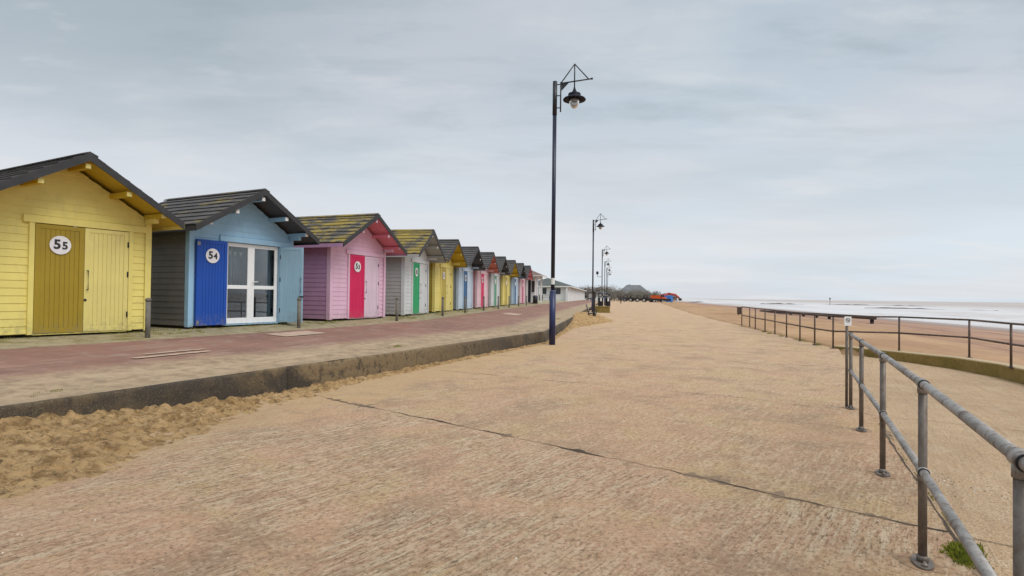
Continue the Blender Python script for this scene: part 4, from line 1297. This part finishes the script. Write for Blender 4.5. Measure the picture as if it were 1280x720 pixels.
# ------------------------------------------------------------------ white kiosk and long low building
brownroof = roof_mat('kiosk_roof_tiles', (.16, .10, .085), .2); slate = plain('grey_green_slate', (.085, .095, .085), .85, var=.2, scale=1.5)
wallw = plain('white_render', (.74, .73, .72), .7, var=.06, scale=1.5); win = plain('dark_window_glass', (.03, .035, .045), .15, var=.2)
def hip(m, x0, x1, y0, y1, ze, zr, ov, inset):
    a, b_, c, d = (x0-ov, y0-ov, ze), (x1+ov, y0-ov, ze), (x1+ov, y1+ov, ze), (x0-ov, y1+ov, ze)
    xm = (x0 + x1) / 2; r0, r1 = (xm, y0 + inset, zr), (xm, y1 - inset, zr)
    m.quad([a, b_, r0]); m.quad([b_, c, r1, r0]); m.quad([c, d, r1]); m.quad([d, a, r0, r1]); m.quad([d, c, b_, a])
root = empty('kiosk', (1.75, 46.2, hz(47)), R(-10)); tag(root, 'white kiosk with small brown hipped roof past the last pink hut', 'kiosk')
m = MB(); 
m.box((-2.4, .1, 0), (-1.0, 3.0, 2.2)); m.box((-1.0, .9, 0), (.0, 3.0, 2.2)); m.box((-2.4, .05, 2.0), (.35, 3.2, 2.25))
m.build('wall', wallw, root)
for xx, yy in ((.26, .12), (-.55, .12), (.26, 3.0)):
    m = MB(); m.box((xx - .07, yy - .07, 0), (xx + .07, yy + .07, 2.0)); m.build('column', wallw, root)
m = MB(); m.box((-.92, .86, .05), (-.35, .90, 1.95)); m.build('door', win, root)
m = MB(); m.box((-.25, .86, .9), (-.04, .899, 1.8)); m.build('window', win, root)
m = MB(); hip(m, -2.4, .35, .05, 3.2, 2.252, 3.0, .38, 1.2); m.build('roof', brownroof, root)
m = MB(); m.box((-2.75, -.32, 2.16), (.72, -.27, 2.25)); m.box((.68, -.27, 2.16), (.72, 3.55, 2.25)); m.build('fascia', M_WHITE, root)
m = MB(); m.lathe([(.16, 0), (.2, .02), (.2, .6), (.12, .66)], n=14)
o = m.build('litter_bin', M_BLACK, loc=(1.9, 46.0, hz(47) - .05)); tag(o, 'small black bin standing against the white kiosk', 'litter bin')

Z0 = .93
root = empty('pavilion', (7.9, 80, Z0), R(-9.7)); tag(root, 'long low white building with grey hipped roof behind the nearest lamp', 'building')
LP = 56.0; WP = 6.4
m = MB(); m.box((-WP, 0, -.6), (-2.2, LP, 2.0)); m.box((-2.2, .0, -.6), (0, LP, 1.05 if False else 2.0))
m.build('wall', wallw, root)
m = MB(); hip(m, -WP, 0, 0, LP, 1.98, 3.25, .45, 3.3); m.build('roof', slate, root)
m = MB(); m.box((-WP - .5, -.50, 1.84), (.50, -.45, 1.99)); m.box((.45, -.45, 1.84), (.50, LP + .45, 1.99)); m.build('fascia', M_WHITE, root)
for xa, xb in ((-3.6, -3.05), (-2.4, -1.75), (-1.7, -1.05)):
    m = MB(); m.box((xa, -.03, .85), (xb, .02, 1.70)); w_ = m.build('window', win, root)
m = MB(); m.box((-5.2, -.03, .0), (-4.2, .02, 1.7)); m.build('door', win, root)
for xx in (-4.0, -.15, -6.3):
    m = MB(); m.box((xx - .12, -.42, -.3), (xx + .12, -.18, 1.84)); m.build('column', wallw, root)
for k in range(14):
    m = MB(); y = 3 + k * 3.8; m.box((.0, y, -.4), (.09, y + .22, 1.9)); m.build('pilaster', wallw, root)
# tables in front of the pavilion
for k, (tx, ty, lb) in enumerate(((3.3, 77.5, 'left dark picnic table in front of the white building'), (4.7, 78.2, 'right dark picnic table in front of the white building'))):
    m = MB(); m.box((-.7, -.35, .70), (.7, .35, .75)); m.box((-.7, -.75, .40), (.7, -.5, .44)); m.box((-.7, .5, .40), (.7, .75, .44))
    for xx in (-.5, .5):
        m.box((xx - .04, -.7, .34), (xx + .04, .7, .40)); m.tube([(xx, -.6, 0), (xx, -.25, .7)], .04, 6); m.tube([(xx, .6, 0), (xx, .25, .7)], .04, 6)
    o = m.build('picnic_table', M_TIMB, loc=(tx, ty, Z0 - .02)); tag(o, lb, 'table', 'picnic tables by the white building')

# a person in dark clothes by the building wall
def person(loc, rz, label, coat, scale=1.0):
    root = empty('person', loc, rz); tag(root, label, 'person')
    J = {'pelvis': (0, 0, .95, .13), 'waist': (0, 0, 1.10, .12), 'chest': (0, 0, 1.34, .15), 'neck': (0, 0, 1.50, .055), 'head': (0, .01, 1.62, .095), 'crown': (0, .01, 1.73, .07)}
    E = [('pelvis', 'waist'), ('waist', 'chest'), ('chest', 'neck'), ('neck', 'head'), ('head', 'crown')]
    for s_, sg in (('l', -1), ('r', 1)):
        J['sh' + s_] = (.17 * sg, 0, 1.42, .06); J['el' + s_] = (.22 * sg, -.03, 1.14, .045); J['wr' + s_] = (.20 * sg, .10, .92, .035); J['ha' + s_] = (.19 * sg, .13, .84, .03)
        J['hi' + s_] = (.09 * sg, 0, .86, .095); J['kn' + s_] = (.10 * sg, .04 * sg, .48, .065); J['an' + s_] = (.10 * sg, -.03 + .05 * sg, .08, .042); J['to' + s_] = (.11 * sg, .10 + .05 * sg, .03, .035)
        E += [('chest', 'sh' + s_), ('sh' + s_, 'el' + s_), ('el' + s_, 'wr' + s_), ('wr' + s_, 'ha' + s_), ('pelvis', 'hi' + s_), ('hi' + s_, 'kn' + s_), ('kn' + s_, 'an' + s_), ('an' + s_, 'to' + s_)]
    ks = list(J); me = bpy.data.meshes.new('body'); me.from_pydata([J[k][:3] for k in ks], [(ks.index(a), ks.index(c)) for a, c in E], [])
    o = bpy.data.objects.new('body', me); COL.objects.link(o); o.parent = root
    md = o.modifiers.new('skin', 'SKIN')
    if not me.skin_vertices: me.skin_vertices.new(name='')
    for k, sv in zip(ks, me.skin_vertices[0].data):
        sv.radius = (J[k][3], J[k][3]); sv.use_root = (k == 'pelvis')
    ss = o.modifiers.new('sub', 'SUBSURF'); ss.levels = 2; ss.render_levels = 2
    me.materials.append(coat)
    m = MB(); m.lathe([(.105, 1.60), (.115, 1.66), (.10, 1.73), (.05, 1.775)], (0, .0, 0), 12); m.build('hair', M_BLACK, root)
    root.scale = (scale,) * 3
    return root
dk = plain('dark_clothes', (.03, .03, .035), .9)
person((13.7, 122, Z0 - .05), R(30), 'person in dark clothes standing by the long white building', dk)
person((24.6, 128, 0), R(200), 'person in dark clothes walking on the far promenade left of the bushes', dk)
person((34.6, 175, 0), R(150), 'farther person in dark clothes on the promenade near the parked machines', plain('navy_clothes', (.03, .04, .08), .9))

# ------------------------------------------------------------------ distant town
brick = plain('brown_brick', (.26, .17, .145), .9, var=.2, scale=.5); slateD = plain('hazed_slate', (.15, .155, .16), .9, var=.2, scale=.3)  # far slate lightened: distance haze painted into its colour
def house(loc, rz, w_, l_, he, hr, wm_, rm_, label, nwin=4):
    root = empty('house', loc, rz); tag(root, label, 'building')
    m = MB(); m.box((-w_/2, 0, -1), (w_/2, l_, he)); m.build('wall', wm_, root)
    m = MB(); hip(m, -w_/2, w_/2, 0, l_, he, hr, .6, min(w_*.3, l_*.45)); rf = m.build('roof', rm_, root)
    m = MB(); m.box((-w_*.2 - .3, l_*.35, hr - 1.8), (-w_*.2 + .3, l_*.35 + .6, hr + .35)); m.build('chimney', brick, rf)
    for k in range(nwin):
        x = -w_/2 + w_ * (k + .5) / nwin
        m = MB(); m.box((x - .6, -.05, he*.35), (x + .6, .02, he*.7)); m.build('window', win, root)
    return root
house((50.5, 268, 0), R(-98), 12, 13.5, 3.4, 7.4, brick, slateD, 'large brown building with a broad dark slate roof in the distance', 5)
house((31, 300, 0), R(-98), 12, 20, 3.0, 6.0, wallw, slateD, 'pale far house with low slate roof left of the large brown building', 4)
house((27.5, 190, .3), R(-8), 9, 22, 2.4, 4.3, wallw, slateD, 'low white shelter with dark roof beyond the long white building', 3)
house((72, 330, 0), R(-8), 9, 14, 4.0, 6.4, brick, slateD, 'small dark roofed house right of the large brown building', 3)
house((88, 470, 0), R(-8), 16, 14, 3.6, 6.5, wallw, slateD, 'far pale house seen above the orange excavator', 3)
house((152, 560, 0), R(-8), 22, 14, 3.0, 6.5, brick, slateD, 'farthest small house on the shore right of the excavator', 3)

leafm = plain('hazed_foliage', (.14, .135, .10), .95, var=.4, scale=1.2)  # foliage colours lightened too, with the haze painted in
leafm2 = plain('hazed_twig_foliage', (.17, .145, .12), .95, var=.4, scale=1.2)
bark = plain('bark', (.07, .055, .04), .95)
def tree(x, y, h, r, label, lm, seed, cat='tree', name='tree', z0=0.0):
    rnd = random.Random(seed)
    root = empty(name, (x, y, z0)); tag(root, label, cat)
    m = MB(); m.tube([(0, 0, -.2), (.1, 0, h*.3), (0, .1, h*.7)], .16 * h / 5, 8, r1=.05)
    for k in range(6):
        a = rnd.uniform(0, 2*pi); zz = h * rnd.uniform(.25, .5)
        m.tube([(0, 0, zz), (r*.5*cos(a), r*.5*sin(a), zz + h*.2), (r*.8*cos(a), r*.8*sin(a), zz + h*.3)], .05 * h / 5, 5, r1=.02)
    m.build('trunk', bark, root)
    m = MB(); cl = [(rnd.uniform(-r, r)*.7, rnd.uniform(-r, r)*.7, h*rnd.uniform(.35, .9), r*rnd.uniform(.25, .5)) for _ in range(20)]
    for _ in range(2600):
        cx_, cy_, cz_, cr = rnd.choice(cl)
        v = Vector((rnd.gauss(0, 1), rnd.gauss(0, 1), rnd.gauss(0, 1))).normalized() * cr * rnd.uniform(.3, 1.15)
        p = Vector((cx_, cy_, cz_)) + v
        if p.z < .1: continue
        a = Vector((rnd.gauss(0, 1), rnd.gauss(0, 1), rnd.gauss(0, 1))).normalized(); b_ = a.orthogonal().normalized(); s_ = rnd.uniform(.10, .24)
        m.quad([p + a*s_, p + b_*s_*.6, p - a*s_, p - b_*s_*.6])
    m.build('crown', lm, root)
TR = [(31, 205, 4.2, 5.0, 'low dull tree right behind the litter bins'), (36, 215, 4.4, 5.0, 'bushy grey green tree left of the large brown building'), (40.5, 225, 4.0, 5.0, 'low brown tree in front of the pale far house'),
      (45, 222, 3.6, 4.5, 'grey bush in front of the large brown building'), (50, 232, 3.4, 4.5, 'twiggy brown bush before the large slate roof'), (55.5, 238, 4.2, 4.0, 'dull tree at the right corner of the large brown building'),
      (60, 246, 3.6, 4.0, 'small bush between the brown building and the excavator'), (22.8, 165, 3.9, 3.0, 'dark bush at the end of the long white building'),
      (27.5, 215, 4.6, 5.0, 'tall grey tree behind the low white shelter'), (33.5, 236, 4.8, 6.0, 'wide brown tree behind the bins and farther lamps'), (39, 246, 4.6, 6.0, 'wide dull green tree left of the big slate roof'), (44, 250, 5.2, 5.0, 'tall twiggy tree touching the left end of the big slate roof'), (65, 262, 3.4, 4.0, 'low bush behind the orange dump truck')]
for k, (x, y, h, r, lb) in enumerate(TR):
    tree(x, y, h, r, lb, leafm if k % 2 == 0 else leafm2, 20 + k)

# ------------------------------------------------------------------ parked beach machines
tyre = plain('tyre_rubber', (.02, .02, .02), .9); rim = plain('pale_rim', (.45, .43, .40), .6, var=.1)
orange = plain('orange_paint', (.62, .10, .02), .5, var=.2); redp = plain('red_paint', (.42, .045, .03), .5, var=.25); bluep = plain('blue_box_paint', (.05, .24, .72), .5, var=.12)
def wheel(root, x, y, z, r, wd):
    m = MB(); m.tube([(x - wd/2, y, z), (x + wd/2, y, z)], r, 18); w_ = m.build('wheel', tyre, root)
    m = MB(); m.tube([(x - wd/2 - .02, y, z), (x + wd/2 + .02, y, z)], r * .62, 14); m.build('rim', rim, w_)
def quad_bike():
    root = empty('tractor')
    m = MB()
    m.box((-.45, -1.5, .6), (.45, 1.5, 1.15)); m.box((-.5, -1.6, 1.15), (.5, -.3, 1.3)); m.prism([(-.7, 1.2), (.7, 1.2), (.6, 1.35), (-.6, 1.35)], .4, 1.4)
    m.build('body', M_BLACK, root, bevel=.03)
    m = MB(); m.box((-.5, .35, 1.3), (.5, 1.35, 1.5)); m.box((-.5, 1.2, 1.5), (.5, 1.35, 2.0)); m.build('seat', M_TIMB, root)
    m = MB()
    for sx in (-1, 1):
        m.tube([(sx*.55, -.1, 1.2), (sx*.55, -.05, 2.15), (sx*.55, 1.3, 2.15), (sx*.55, 1.4, 1.2)], .045, 8)
    m.box((-.65, -.15, 2.15), (.65, 1.4, 2.22)); m.build('roll_frame', M_BLACK, root)
    for sx in (-.75, .75):
        wheel(root, sx, -1.05, .45, .45, .35); wheel(root, sx, 1.0, .62, .62, .42)
    return root
qp = quad_bike()
QL = ['parked dark tractor, leftmost of the pale wheeled row', 'second from left parked dark tractor in the pale wheeled row', 'third from left parked dark tractor in the pale wheeled row', 'parked dark tractor nearest the orange dump truck']
for k, (x, y, r_) in enumerate(((41.8, 205, 70), (43.1, 200, 62), (43.8, 193, 75), (44.5, 186, 66))):
    o = qp if k == 0 else copy_tree(qp); o.location = (x, y, 0); o.rotation_euler = (0, 0, R(r_)); o.scale = (1.0,)*3; tag(o, QL[k], 'tractor', 'dark tractors parked on the promenade')
# low trailers
def trailer():
    root = empty('trailer')
    m = MB(); m.box((-1.0, -2.2, .55), (1.0, 2.2, .75)); m.box((-1.0, -2.2, .75), (-.93, 2.2, 1.2)); m.box((.93, -2.2, .75), (1.0, 2.2, 1.2)); m.tube([(0, -2.2, .6), (0, -3.2, .5)], .06, 8)
    m.build('bed', M_BLACK, root)
    for sx in (-1.1, 1.1): wheel(root, sx, .3, .42, .42, .25)
    return root
tp = trailer()
for k, (x, y, r_, lb) in enumerate(((46.4, 184, 78, 'left of two low dark trailers parked by the orange dump truck'), (46.9, 176, 86, 'right of two low dark trailers parked by the orange dump truck'))):
    o = tp if k == 0 else copy_tree(tp); o.location = (x, y, 0); o.rotation_euler = (0, 0, R(r_)); tag(o, lb, 'trailer', 'trailers parked on the promenade')
def dump_truck():
    root = empty('dump_truck', (49.3, 190, -.1), R(82)); tag(root, 'orange dump truck with black tyres parked beside the blue box', 'dump truck')
    m = MB(); m.box((-1.1, -2.6, .7), (1.1, 2.6, 1.05)); m.build('chassis', M_BLACK, root)
    m = MB(); m.prism([(-1.3, 1.1), (1.3, 1.1), (1.45, 2.4), (-1.45, 2.4)], -.3, 2.7); m.build('skip', orange, root)
    m = MB(); m.box((-1.0, -2.4, 1.06), (1.0, -.6, 1.7)); m.build('engine_cover', orange, root, bevel=.08)
    m = MB(); m.box((-.9, -1.6, 1.7), (.9, -.5, 2.75)); c = m.build('cab', redp, root, bevel=.06)
    m = MB(); m.box((-.92, -1.5, 1.9), (-.901, -.6, 2.6)); m.box((.901, -1.5, 1.9), (.92, -.6, 2.6)); m.build('window', win, c)
    for sx in (-1.15, 1.15):
        for yy in (-1.7, .9, 2.0): wheel(root, sx, yy, .6, .6, .45)
dump_truck()
def excavator():
    root = empty('excavator', (56.0, 212, -.25), R(80)); tag(root, 'red and orange excavator with arched boom parked behind the blue box', 'excavator')
    for sx in (-1.1, 1.1):
        m = MB(); m.prism([(0,0)], 0, 0) if False else None
        P = [(-1.9, .45), (-1.6, .05), (1.6, .05), (1.9, .45), (1.6, .85), (-1.6, .85)]
        b0 = len(m.v)
        m.v += [(sx - .28, p[0], p[1]) for p in P] + [(sx + .28, p[0], p[1]) for p in P]
        n = len(P); m.f += [tuple(range(n)), tuple(range(2*n - 1, n - 1, -1))] + [(k, n + k, n + (k+1) % n, (k+1) % n) for k in range(n)]; m.m += [0]*(n+2); m.sm += [False]*(n+2)
        m.build('track', tyre, root)
    m = MB(); m.box((-1.3, -.6, .95), (1.3, 2.4, 2.0)); m.build('body', redp, root, bevel=.1)
    m = MB(); m.box((-1.3, -1.1, 1.0), (-.3, .5, 2.75)); c = m.build('cab', redp, root, bevel=.08)
    m = MB(); m.box((-1.32, -.9, 1.6), (-1.301, .3, 2.5)); m.box((-1.2, -1.12, 1.5), (-.4, -1.101, 2.6)); m.build('window', win, c)
    m = MB(); 
    for a, c_ in (((.3, -.2, 2.0), (.3, -2.2, 3.35)), ((.3, -2.2, 3.35), (.3, -5.0, 2.9))): m.tube([a, c_], .42, 8)
    m.build('boom', redp, root)
    m = MB(); m.tube([(.3, -4.9, 3.0), (.3, -6.4, 1.7)], .34, 8); m.build('dipper', redp, root)
    m = MB(); m.box((-.3, -7.2, .8), (.9, -6.1, 1.7)); m.build('bucket', M_BLACK, root, bevel=.15)
    m = MB(); m.tube([(.3, -.9, 1.5), (.3, -2.3, 3.2)], .10, 6); m.build('ram', rim, root)
excavator()
root = empty('container', (52.7, 191.0, -.15), R(-6)); tag(root, 'bright blue box container between the orange dump truck and excavator', 'container')
m = MB(); m.box((-1.25, -1.1, .25), (1.25, 1.1, 2.35)); m.build('body', bluep, root, bevel=.04)
for k in range(6):
    pass
m = MB(); m.box((-1.28, -1.14, 2.35), (1.28, 1.14, 2.43)); m.build('roof', bluep, root)
m = MB(); m.box((-1.1, -1.0, 0), (-.9, 1.0, .25)); m.box((.9, -1.0, 0), (1.1, 1.0, .25)); m.build('skid', M_BLACK, root)
m = MB(); m.box((-.5, -1.13, .3), (.5, -1.101, 2.2)); m.build('door', plain('dark_blue_door', (.03, .16, .5), .5), root)

# ------------------------------------------------------------------ outfall pipe on piles, sandbars, beacon
M_PIPE = plain('wet_dark_timber', (.045, .028, .026), .7, var=.4, scale=1.5)
root = empty('groyne', (33.0, 45.0, 0)); tag(root, 'long dark timber outfall beam on short piles crossing the beach', 'groyne')
pa, pb = Vector((37.2 - 33, 52.0 - 45, -.22)), Vector((44.0 - 33, 96 - 45, -.40)); p0 = Vector((30.8 - 33, 45 - 45, -.14))
m = MB()
d = (pb - pa).normalized(); nn = Vector((-d.y, d.x, 0))
def beam(m, a, c, hw, hh):
    d = (c - a).normalized(); nn = Vector((-d.y, d.x, 0)).normalized() * hw; up = Vector((0, 0, hh))
    m.hexa([a - nn - up, c - nn - up, c + nn - up, a + nn - up, a - nn + up, c - nn + up, c + nn + up, a + nn + up])
PB = [(33.2, 52.0, -.17), (34.6, 60, -.25), (42.6, 97.0, -.62)]
PB = [Vector((x - 33, y - 45, z)) for x, y, z in PB]
for a, c in zip(PB, PB[1:]): beam(m, a, c, .22, .17)
m.build('beam', M_PIPE, root)
def pile(x, y, zt_):
    m = MB(); m.tube([(x - 33, y - 45, -2.0), (x - 33, y - 45, zt_)], .17, 10); m.build('pile', M_PIPE, root)
for t in (.05, .70):
    q = PB[0].lerp(PB[1], t); pile(q.x + 33, q.y + 45, q.z - .16)
for t in (.08, .2, .34, .5, .68, .86):
    q = PB[1].lerp(PB[2], t); pile(q.x + 33, q.y + 45, q.z - .16)
def bar(P, wd, hgt, seed):
    vs = []; fs = []; tot = seg_len(P); n = 120; m_ = 7
    for i in range(n + 1):
        s = tot * i / n; (x, y), (tx, ty) = along(P, s)
        k = max(0, noise.noise(Vector((s * .035, seed, 0))) + .35) * (1 + .8 * noise.noise(Vector((s * .2, seed, 2))))
        for j in range(m_):
            a = -1 + 2 * j / (m_ - 1); vs.append((x - ty * wd * a, y + tx * wd * a, -2.45 + .25 + (hgt * k - .12) * (1 - a*a)))
    for i in range(n):
        for j in range(m_ - 1): fs.append((i*m_ + j, (i+1)*m_ + j, (i+1)*m_ + j + 1, i*m_ + j + 1))
    me = bpy.data.meshes.new('sandbar'); me.from_pydata(vs, [], fs); me.materials.append(M_BAR)
    for p in me.polygons: p.use_smooth = True
    me.update(); o = bpy.data.objects.new('sandbar', me); COL.objects.link(o); tag(o, kind='structure')
M_BAR = plain('wet_sandbar', (.11, .08, .07), .5, var=.3, scale=.2)
bar([(190, 430), (262, 438), (300, 400)], 4, 1.0, 1.1)
bar([(120, 190), (165, 262), (178, 262)], 3, .7, 5.1) if False else bar([(168, 270), (196, 256), (205, 240)], 2.5, .7, 5.1)
bar([(150, 480), (205, 620)], 5, .9, 2.1)
root = empty('beacon', (231, 412, -2.3)); tag(root, 'tiny marker beacon standing far out in the sea', 'beacon')
m = MB(); m.tube([(0, 0, -.5), (0, 0, 4.6)], .14, 8); m.build('post', M_PIPE, root)
m = MB(); m.lathe([(.5, 4.2), (.5, 4.9), (.05, 5.6)], n=8); m.build('topmark', M_PIPE, root)

# ------------------------------------------------------------------ moss, grass tufts, grit
def foliage_mat():
    t = NT('grass_blades'); v = t.mapping(); a = t.noise(v, 6, 4, .6)
    return t.set(t.mix(t.mr(a, .35, .65), (.15, .17, .025), (.27, .25, .06)), .9)
M_GRASS = foliage_mat()
def tuft(m, x, y, z, n, rad, h, rnd):
    for _ in range(n):
        a = rnd.uniform(0, 2*pi); r = rad * rnd.random() ** .6
        px, py = x + r * cos(a), y + r * sin(a); hh = h * rnd.uniform(.4, 1) * (1 - .5 * r / rad)
        w_ = rnd.uniform(.003, .007) * (1 + h * 4); b_ = rnd.uniform(0, 2*pi); dx, dy = cos(b_) * w_, sin(b_) * w_; lx_, ly_ = rnd.gauss(0, .3) * hh, rnd.gauss(0, .3) * hh
        m.quad([(px - dx, py - dy, z), (px + dx, py + dy, z), (px + lx_, py + ly_, z + hh)])
rnd = random.Random(5)
m = MB()
for (X, Y, b) in HUTS[:8]:
    u = (sin(R(b)), cos(R(b))); n_ = (cos(R(b)), -sin(R(b)))
    for k in range(46):
        a = rnd.choice([rnd.uniform(-.9, .3), rnd.uniform(W - .2, W + .9), rnd.uniform(-.9, .1), rnd.uniform(0, W)]); dd = rnd.uniform(-.1, .55) if (a < .1 or a > W - .1) else rnd.uniform(.02, .10)
        x, y = X + u[0]*a + n_[0]*dd, Y + u[1]*a + n_[1]*dd
        tuft(m, x, y, hz(y) - .036 - max(dd, 0) * .078, 16, .07, .045, rnd)
def on_pave(t, d): return kh(t, d)
for t, d, n in ((4.32, .42, 40), (6.55, .5, 16), (8.55, .45, 26), (2.2, .3, 8)):
    for k in range(n):
        x, y, z = on_pave(t + rnd.gauss(0, .045), max(.1, d + rnd.gauss(0, .05))); tuft(m, x, y, z - .003, 14, .06, .025, rnd)
for k in range(40):   # weeds at the foot of the far railing
    t = rnd.uniform(0, 7.2); i0 = int(t); f = t - i0; x = lerp(FR[i0][0], FR[i0+1][0], f) + .15 + rnd.gauss(0, .12); y = lerp(FR[i0][1], FR[i0+1][1], f)
    if noise.noise(Vector((t * 2.1, 0, 0))) > 0: tuft(m, x, y, .0, 26, .12, .09, rnd)
o = m.build('grass', M_GRASS); tag(o, kind='stuff', label='short yellow green grass and moss growing at hut bases and kerb', cat='grass')
def moss_mat():
    t = NT('bright_moss'); v = t.mapping(); a = t.noise(v, 25, 4, .6)
    return t.set(t.mix(t.mr(a, .35, .65), (.10, .12, .008), (.26, .27, .02)), .95)
M_MOSS = moss_mat()
m = MB()
ex = lambda y: 2.71 + (y - 3.48) * .5053      # x of the promenade edge
for yc, L_, wd, n in ((3.16, .15, .036, 1100), (3.66, .14, .016, 160), (4.13, .12, .014, 130), (4.58, .12, .014, 110), (5.2, .3, .010, 60), (6.2, .3, .010, 50)):
    for k in range(n):
        yy = yc + rnd.gauss(0, L_ * .5); xx = ex(yy) - .02 + rnd.gauss(0, wd) ; k_ = math.exp(-((yy - yc) / L_) ** 2)
        tuft(m, xx, yy, -.012, 8, .018, .016 + .05 * k_ * (wd > .03), rnd)
o = m.build('moss', M_MOSS); tag(o, kind='stuff', label='bright green moss growing in the gap under the near railing', cat='moss')
m = MB()
for k in range(1500):
    yy = 1.6 + rnd.random() ** 1.4 * 9; xx = rnd.uniform(-1.1, .95) * yy
    if xx > ex(yy) - .05: continue
    r_ = rnd.uniform(.002, .0055) * (1.6 if rnd.random() < .06 else 1); a = rnd.uniform(0, pi)
    pts_ = [(xx + r_*cos(a + q*pi/2.5)*rnd.uniform(.7, 1.2), yy + r_*sin(a + q*pi/2.5)*rnd.uniform(.7, 1.2)) for q in range(5)]
    m.mi = 0 if rnd.random() < .6 else 1
    for q in range(5):
        p, p2 = pts_[q], pts_[(q+1) % 5]
        m.quad([(p[0], p[1], .0), (p2[0], p2[1], .0), (xx, yy, r_ * .9)])
for k in range(420):
    u_ = rnd.random(); xx = 2.9 + 1.35 * u_ + rnd.gauss(0, .12); yy = 5.15 - 1.75 * u_ + rnd.gauss(0, .10)
    if xx < ex(yy) + .03: continue
    r_ = rnd.uniform(.003, .009); a = rnd.uniform(0, pi); z_ = ramp_z(xx, yy)
    m.mi = 0 if rnd.random() < .35 else 1
    pts_ = [(xx + r_*cos(a + q*pi/2.5)*rnd.uniform(.6, 1.3), yy + r_*sin(a + q*pi/2.5)*rnd.uniform(.6, 1.3)) for q in range(5)]
    for q in range(5):
        p, p2 = pts_[q], pts_[(q+1) % 5]; m.quad([(p[0], p[1], z_), (p2[0], p2[1], z_), (xx, yy, z_ + r_)])
o = m.build('grit', [plain('dark_pebble', (.14, .09, .06), .9), plain('shell_chip', (.62, .52, .42), .8)]); tag(o, kind='stuff', label='small pebbles and shell chips scattered on the concrete', cat='pebbles')
